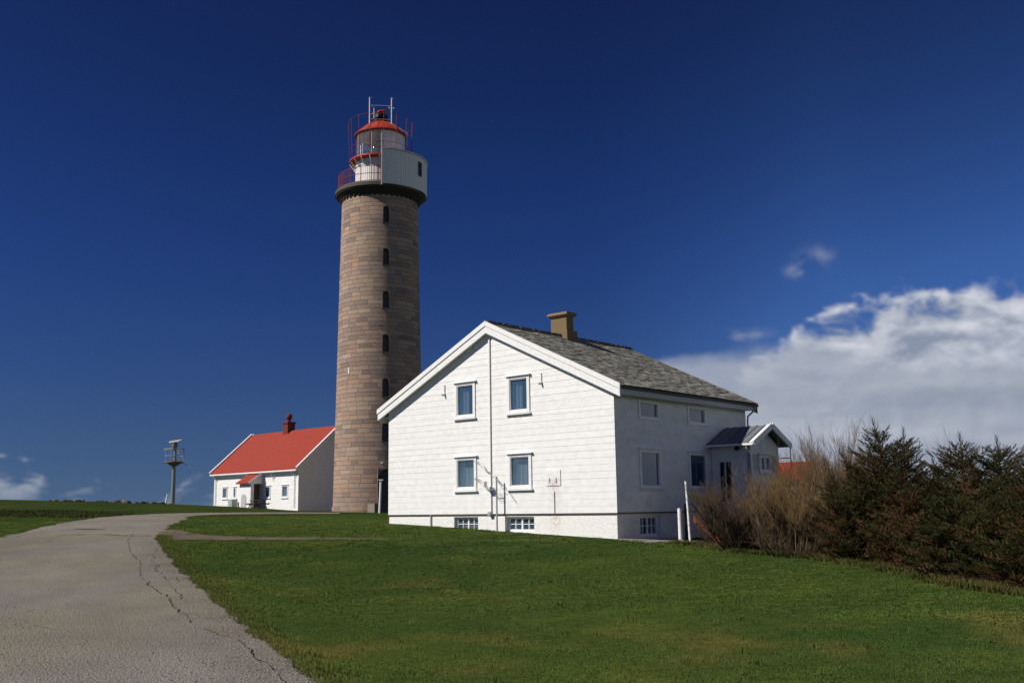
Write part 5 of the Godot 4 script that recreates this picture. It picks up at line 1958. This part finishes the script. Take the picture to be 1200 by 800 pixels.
func make_rushes():
	var rng := RandomNumberGenerator.new(); rng.seed = 19
	var mm := MultiMesh.new()
	mm.transform_format = MultiMesh.TRANSFORM_3D; mm.use_colors = true
	mm.mesh = blade_patch(.8, 90, .08, .30, .014, 33)
	mm.instance_count = 700
	for i in 700:
		var c: Array = [[-26.5, -59.0, 2.2], [-28.5, -62.5, 1.5], [-24.8, -58.5, 1.2], [-31.0, -57.0, 2.5]][i % 4]
		var x: float = c[0] + rng.randfn(0, c[2])
		var z: float = c[1] + rng.randfn(0, c[2] * 1.1)
		mm.set_instance_transform(i, Transform3D(Basis(Vector3.UP, rng.randf() * TAU).scaled(Vector3(1, rng.randf_range(.2, .55), 1)), on_land(x, z, -.02)))
		mm.set_instance_color(i, Color(.030, .050, .018).lerp(Color(.07, .075, .025), rng.randf()))
	var o := MultiMeshInstance3D.new()
	o.name = "rushes"; o.multimesh = mm; o.material_override = M.grass_v
	add_child(o)
	tag(o, "dark rough rushes in the meadow left of the road", "grass", "", "stuff")

func make_plants():
	make_rushes()
	var tm := twig_mesh(4)
	spruce("tallest windswept spruce with pointed tip, left end of the spruce row", 9.55, -25.4, 3.48, 1.55, Vector3(-.45, 0, -.1), .6, 1, tm)
	spruce("slender dark spruce close behind and right of the tallest one", 10.15, -26.2, 3.3, 1.3, Vector3(-.06, 0, 0), .35, 2, tm)
	spruce("broad brownish spruce in the middle of the spruce row", 10.6, -24.0, 3.1, 1.65, Vector3(-.05, 0, 0), .75, 3, tm)
	spruce("bushy green-topped spruce, second from the right picture edge", 11.15, -23.4, 3.05, 1.55, Vector3(.02, 0, 0), .6, 4, tm, 1.1)
	spruce("spruce cut off by the right picture edge", 11.05, -21.7, 2.85, 1.55, Vector3(.05, 0, 0), .6, 5, tm)
	spruce("spruce just beyond the right picture edge behind the others", 12.2, -21.2, 3.1, 1.6, Vector3(.05, 0, 0), .45, 6, tm)
	spruce("low spreading spruce at the left foot of the row next to the willow", 8.2, -24.9, 1.95, 1.3, Vector3(-.40, 0, .05), .55, 7, tm)
	spruce("spruce leaning far to the left out of the row above the willow", 9.05, -25.1, 2.65, .85, Vector3(-.95, 0, 0), .65, 12, tm, 1.1)
	spruce("short dense spruce at the lawn edge below the middle of the row", 9.35, -21.7, 1.75, 1.35, Vector3(-.08, 0, .1), .38, 8, tm, 1.2)
	spruce("short dense spruce at the lawn edge near the right picture edge", 10.0, -19.9, 1.8, 1.35, Vector3(0, 0, .1), .38, 9, tm, 1.2)
	spruce("stunted spruce filling the gap under the tallest one", 9.0, -23.7, 2.1, 1.25, Vector3(-.15, 0, .05), .7, 10, tm, 1.1)
	spruce("blunt spruce standing in the dip between the two halves of the row", 10.7, -25.6, 2.55, 1.5, Vector3(-.1, 0, 0), .6, 11, tm)
	# one long bough reaching up to the left out of the row
	var brown := [Color(0.172, 0.117, 0.061), Color(0.146, 0.100, 0.054), Color(0.112, 0.078, 0.048), Color(0.095, 0.067, 0.044), Color(0.082, 0.058, 0.040)]
	var grey := [Color(0.142, 0.101, 0.064), Color(0.116, 0.084, 0.056), Color(0.086, 0.062, 0.044), Color(0.060, 0.044, 0.034), Color(0.052, 0.039, 0.030)]
	var gold := [Color(0.215, 0.144, 0.068), Color(0.185, 0.125, 0.061), Color(0.155, 0.109, 0.060), Color(0.172, 0.129, 0.080), Color(0.163, 0.125, 0.084)]
	bare_bush("bare_bush", "round leafless bush nearest the white poles, in front of the porch door", 5.75, -27.2, 20, 1.2, 1.25, .030, 4, .25, grey, 21, .15)
	bare_bush("bare_bush", "low leafless bush between the white poles and the round bush", 5.95, -29.4, 14, 1.0, 1.5, .014, 3, .2, grey, 22, .5)
	bare_bush("willow_bush", "wide golden-brown leafless willow with pale curved stems beside the spruces", 7.35, -26.6, 24, 1.5, .95, .034, 4, .45, gold, 23, .75, Vector3(.05, 0, 0))
	bare_bush("willow_bush", "leafless willow filling the space below the porch window", 7.2, -28.6, 18, 1.2, 1.0, .020, 4, .45, brown, 24, .8)
	bare_bush("willow_bush", "low tangled leafless bush under the golden willow at the lawn edge", 6.9, -25.9, 18, .95, 1.9, .014, 3, .15, grey, 28, .9)
	bare_bush("tall_willow", "tall willow with straight upright shoots behind the golden willow", 9.1, -30.8, 24, 2.2, .45, .022, 4, .75, brown, 25, 1.0)
	bare_bush("tall_willow", "upright leafless willow partly hidden by the tallest spruce", 10.3, -31.4, 20, 2.15, .45, .022, 4, .75, brown, 26, 1.0)
	bare_bush("tall_willow", "thin leafless willow rising behind the spruces on the right", 13.3, -28.5, 12, 2.05, .40, .016, 3, .75, brown, 27, 1.0)
	# bark stump of the round bush
	# litter of dead grass along the foot of the bushes
	var rng := RandomNumberGenerator.new(); rng.seed = 66
	var mm := MultiMesh.new()
	mm.transform_format = MultiMesh.TRANSFORM_3D; mm.use_colors = true
	mm.mesh = blade_patch(.32, 70, .05, .17, .005, 31)
	var edge := [[4.7, -30.2], [5.2, -28.4], [5.62, -26.6], [6.34, -25.9], [7.17, -25.1], [7.77, -23.8], [8.18, -22.3], [8.38, -20.6], [8.75, -19.5], [9.15, -18.7], [9.7, -17.6]]
	mm.instance_count = 1500
	for i in 1500:
		var f := rng.randf() * (edge.size() - 1.001)
		var k := int(f)
		var e := Vector2(edge[k][0], edge[k][1]).lerp(Vector2(edge[k + 1][0], edge[k + 1][1]), f - k)
		var inn := pow(rng.randf(), 1.5) * 2.6 - .12
		e += Vector2(.86, -.5) * inn
		mm.set_instance_transform(i, Transform3D(Basis(Vector3.UP, rng.randf() * TAU).scaled(Vector3(1, rng.randf_range(.5, 1.2), 1)), on_land(e.x, e.y, -.01)))
		var c := Color(.12, .10, .045).lerp(Color(.06, .043, .026), clampf(inn * .8 + rng.randf_range(-.3, .3), 0, 1))
		if inn < .35 and rng.randf() < .7: c = Color(.075, .095, .025)
		mm.set_instance_color(i, c * rng.randf_range(.8, 1.2))
	var o := MultiMeshInstance3D.new()
	o.name = "dead_grass"; o.multimesh = mm; o.material_override = M.grass_v
	add_child(o)
	tag(o, "tufts of dry straw-coloured grass and litter under the bushes", "dry grass", "", "stuff")

# ---------------------------------------------------------------- sky
func clear_sky(az: float, el: float) -> Color:
	var c := Color(.0060 + .083 * exp(-el / 6.8), .0075 + .146 * exp(-el / 11.4), .078 + .190 / (1.0 + exp((el - 17.0) / 4.8)))
	var a := deg_to_rad(az - SUN_AZ)
	var cg := sin(deg_to_rad(el)) * sin(deg_to_rad(SUN_EL)) + cos(deg_to_rad(el)) * cos(deg_to_rad(SUN_EL)) * cos(a)
	c *= .79 + 1.35 * cg * cg
	# the air is moister and paler round the cloud bank
	if az > 180: az -= 360
	var top := bank_top(az)
	var m := smoothstep(1.5, 9.0, top) * exp(-maxf(0, el - top) / 7.5)
	return c + Color(.018, .046, .105) * m

func make_sky() -> Sky:
	var W := 4096
	var S := 2048
	# the clear sky varies slowly: computed small and enlarged
	var small := Image.create(136, 512, false, Image.FORMAT_RGBF)
	for y in 512:
		var el := 90.0 - 180.0 * (y + .5) / 512
		for x in 136: small.set_pixel(x, y, clear_sky(fposmod(360.0 * (x - 3.5) / 128, 360.0), maxf(el, -3.9)))   # four columns over at each side, cut off below
	small.resize(W * 136 / 128, S, Image.INTERPOLATE_CUBIC)
	small = small.get_region(Rect2i(W * 4 / 128, 0, W, S))
	var n1 := FastNoiseLite.new(); n1.seed = 12; n1.frequency = .13; n1.fractal_octaves = 2
	var n2 := FastNoiseLite.new(); n2.seed = 31; n2.frequency = .05; n2.fractal_octaves = 3
	var n3 := FastNoiseLite.new(); n3.seed = 5; n3.frequency = .36; n3.fractal_octaves = 4; n3.fractal_gain = .55
	var dens := func(p: Vector3, el: float, top: float) -> float:
		# billows: folded noise gives round heads with creases between them
		var q := p + Vector3(n2.get_noise_3dv(p * 2.0), n2.get_noise_3dv(p * 2.0 + Vector3(40, 0, 0)), n2.get_noise_3dv(p * 2.0 + Vector3(0, 70, 0))) * 1.8
		return (top - el) * .42 + (.50 - 1.7 * absf(n1.get_noise_3dv(q))) * .75 + (.28 - absf(n3.get_noise_3dv(q))) * .85 + n2.get_noise_3dv(p) * .6 - .22
	var y0 := int(S * (90.0 - 34.0) / 180.0)
	var y1 := int(S * (90.0 + 1.5) / 180.0)
	for x in W:
		var az := 360.0 * (x + .5) / W
		if az > 180: az -= 360
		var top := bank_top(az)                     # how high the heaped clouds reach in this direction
		var deck := sheet_top(az)                   # and the flat sheet below them
		var cx := cos(deg_to_rad(az)) * 57.3
		var cy := sin(deg_to_rad(az)) * 57.3
		var left := az < 4 and az > -60
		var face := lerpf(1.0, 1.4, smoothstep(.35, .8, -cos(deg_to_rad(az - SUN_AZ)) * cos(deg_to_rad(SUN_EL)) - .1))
		for y in range(y0, y1):
			var el := 90.0 - 180.0 * (y + .5) / S
			if el > maxf(top + 4.5, 14.5): continue
			var p := Vector3(cx, cy, el * 1.7)
			var s := small.get_pixel(x, y)
			var d: float = dens.call(p, el, top)
			var a := smoothstep(-.14, .52, d)
			if a > .003:
				# the side of each billow towards the sun is brighter, the inside of the heap greyer
				var d2: float = dens.call(p + Vector3(.2, -.6, 1.1), el + .65, top)
				var depth := clampf((top - el) / maxf(7.0, top * .7), 0, 1)
				var lit := clampf(.50 + (d - d2 - .27) * .75 + n3.get_noise_3dv(p * .7) * .25 - depth * .26, 0, 1)
				var far := clampf(el / 3.2, .25, 1) if left else 1.0
				# heaps opposite the sun, mostly out of view, brightened to fill shaded walls
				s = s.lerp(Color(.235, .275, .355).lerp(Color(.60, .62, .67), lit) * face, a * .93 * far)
			# the sheet: smooth, pale violet grey, with faint bars
			var w := n2.get_noise_3dv(Vector3(cx, cy, el * 4.0))
			var b := smoothstep(-.5, .7, (deck - el) * .9 + w * 1.3 + n3.get_noise_3dv(p) * .35)
			if b > .003 and deck > .5:
				var bars := n2.get_noise_3dv(Vector3(cx * .8, cy * .8, el * 7.0 + 30.0))
				var v := clampf(.55 + bars * .9 - (deck - el) / maxf(deck, 1) * .35, 0, 1)
				s = s.lerp(Color(.255, .295, .375).lerp(Color(.43, .455, .52), v), b * .80)
			for wi in [[17.2, 13.2, .75, .5], [16.2, 12.6, .5, .3], [13.3, 9.3, 1.0, .28], [-63.0, 9.0, 1.4, .5], [71.0, 23.0, 1.6, .6], [-118.0, 11.0, 1.5, .5]]:      # small torn wisps
				var u := pow((az - wi[0]) / wi[2], 2) + pow((el - wi[1]) / wi[3], 2)
				if u < 6.0: s = s.lerp(Color(.36, .40, .47), clampf(exp(-u) * (.30 + .9 * n3.get_noise_3dv(p)), 0, .4))
			small.set_pixel(x, y, s)
	var pm := PanoramaSkyMaterial.new()
	pm.panorama = ImageTexture.create_from_image(small)
	pm.filter = true
	var sk := Sky.new()
	sk.sky_material = pm
	return sk

func along(k: Array, az: float) -> float:
	for i in k.size() - 1:
		if az <= k[i + 1][0]: return lerpf(k[i][1], k[i + 1][1], smoothstep(0, 1, (az - k[i][0]) / float(k[i + 1][0] - k[i][0])))
	return k[-1][1]

func sheet_top(az: float) -> float:
	return along([[-180, 5.0], [-140, 1.5], [-100, 0.0], [3, 0.0], [6, 5.5], [8.5, 8.0], [16, 8.1], [24, 7.2], [35, 7.5], [90, 10.0], [140, 9.0], [180, 5.0]], az)

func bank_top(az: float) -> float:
	# [azimuth, elevation of the cloud tops]; low cumulus all round, a bank on the right, its unseen part raised as added fill
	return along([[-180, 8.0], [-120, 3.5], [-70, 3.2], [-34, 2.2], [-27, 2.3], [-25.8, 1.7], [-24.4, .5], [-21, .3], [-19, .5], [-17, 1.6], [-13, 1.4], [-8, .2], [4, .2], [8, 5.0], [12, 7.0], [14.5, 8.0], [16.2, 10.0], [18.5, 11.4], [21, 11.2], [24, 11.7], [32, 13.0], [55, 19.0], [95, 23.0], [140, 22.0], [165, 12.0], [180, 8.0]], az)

# ---------------------------------------------------------------- scene
func _ready():
	patch_noise.seed = 4; patch_noise.frequency = .07; patch_noise.fractal_octaves = 3
	fine_noise.seed = 15; fine_noise.frequency = .16; fine_noise.fractal_octaves = 3
	# camera
	var cam := Camera3D.new()
	cam.name = "camera"
	add_child(cam)
	cam.position = Vector3(0, EYE, 0)
	cam.rotation_degrees = Vector3(9.359, 0, -.829)
	cam.fov = 37.42
	cam.near = .1; cam.far = 6000
	cam.current = true
	# sky and exposure
	var env := Environment.new()
	env.background_mode = Environment.BG_SKY
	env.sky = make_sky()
	env.tonemap_mode = Environment.TONE_MAPPER_LINEAR
	env.tonemap_exposure = 1.1
	env.sdfgi_enabled = true; env.ssao_enabled = true; env.ssil_enabled = true
	var we := WorldEnvironment.new()
	we.name = "world_environment"; we.environment = env
	add_child(we)
	# sun, high on the left and a little behind the camera
	var sun := DirectionalLight3D.new()
	sun.name = "sun"
	add_child(sun)
	sun.rotation_degrees = Vector3(-SUN_EL, -SUN_AZ + 180.0, 0)
	sun.light_energy = 1.5
	sun.light_color = Color(1.0, .972, .93)
	sun.light_angular_distance = .5
	sun.shadow_enabled = true
	print("sky ", Time.get_ticks_msec())
	make_materials()
	make_terrain_field()
	make_ground()
	make_road()
	print("ground ", Time.get_ticks_msec())
	make_house()
	make_tower()
	make_cottage()
	print("buildings ", Time.get_ticks_msec())
	make_yard()
	make_small_things()
	make_plants()
	print("plants ", Time.get_ticks_msec())
	make_grass()
	print("grass ", Time.get_ticks_msec())
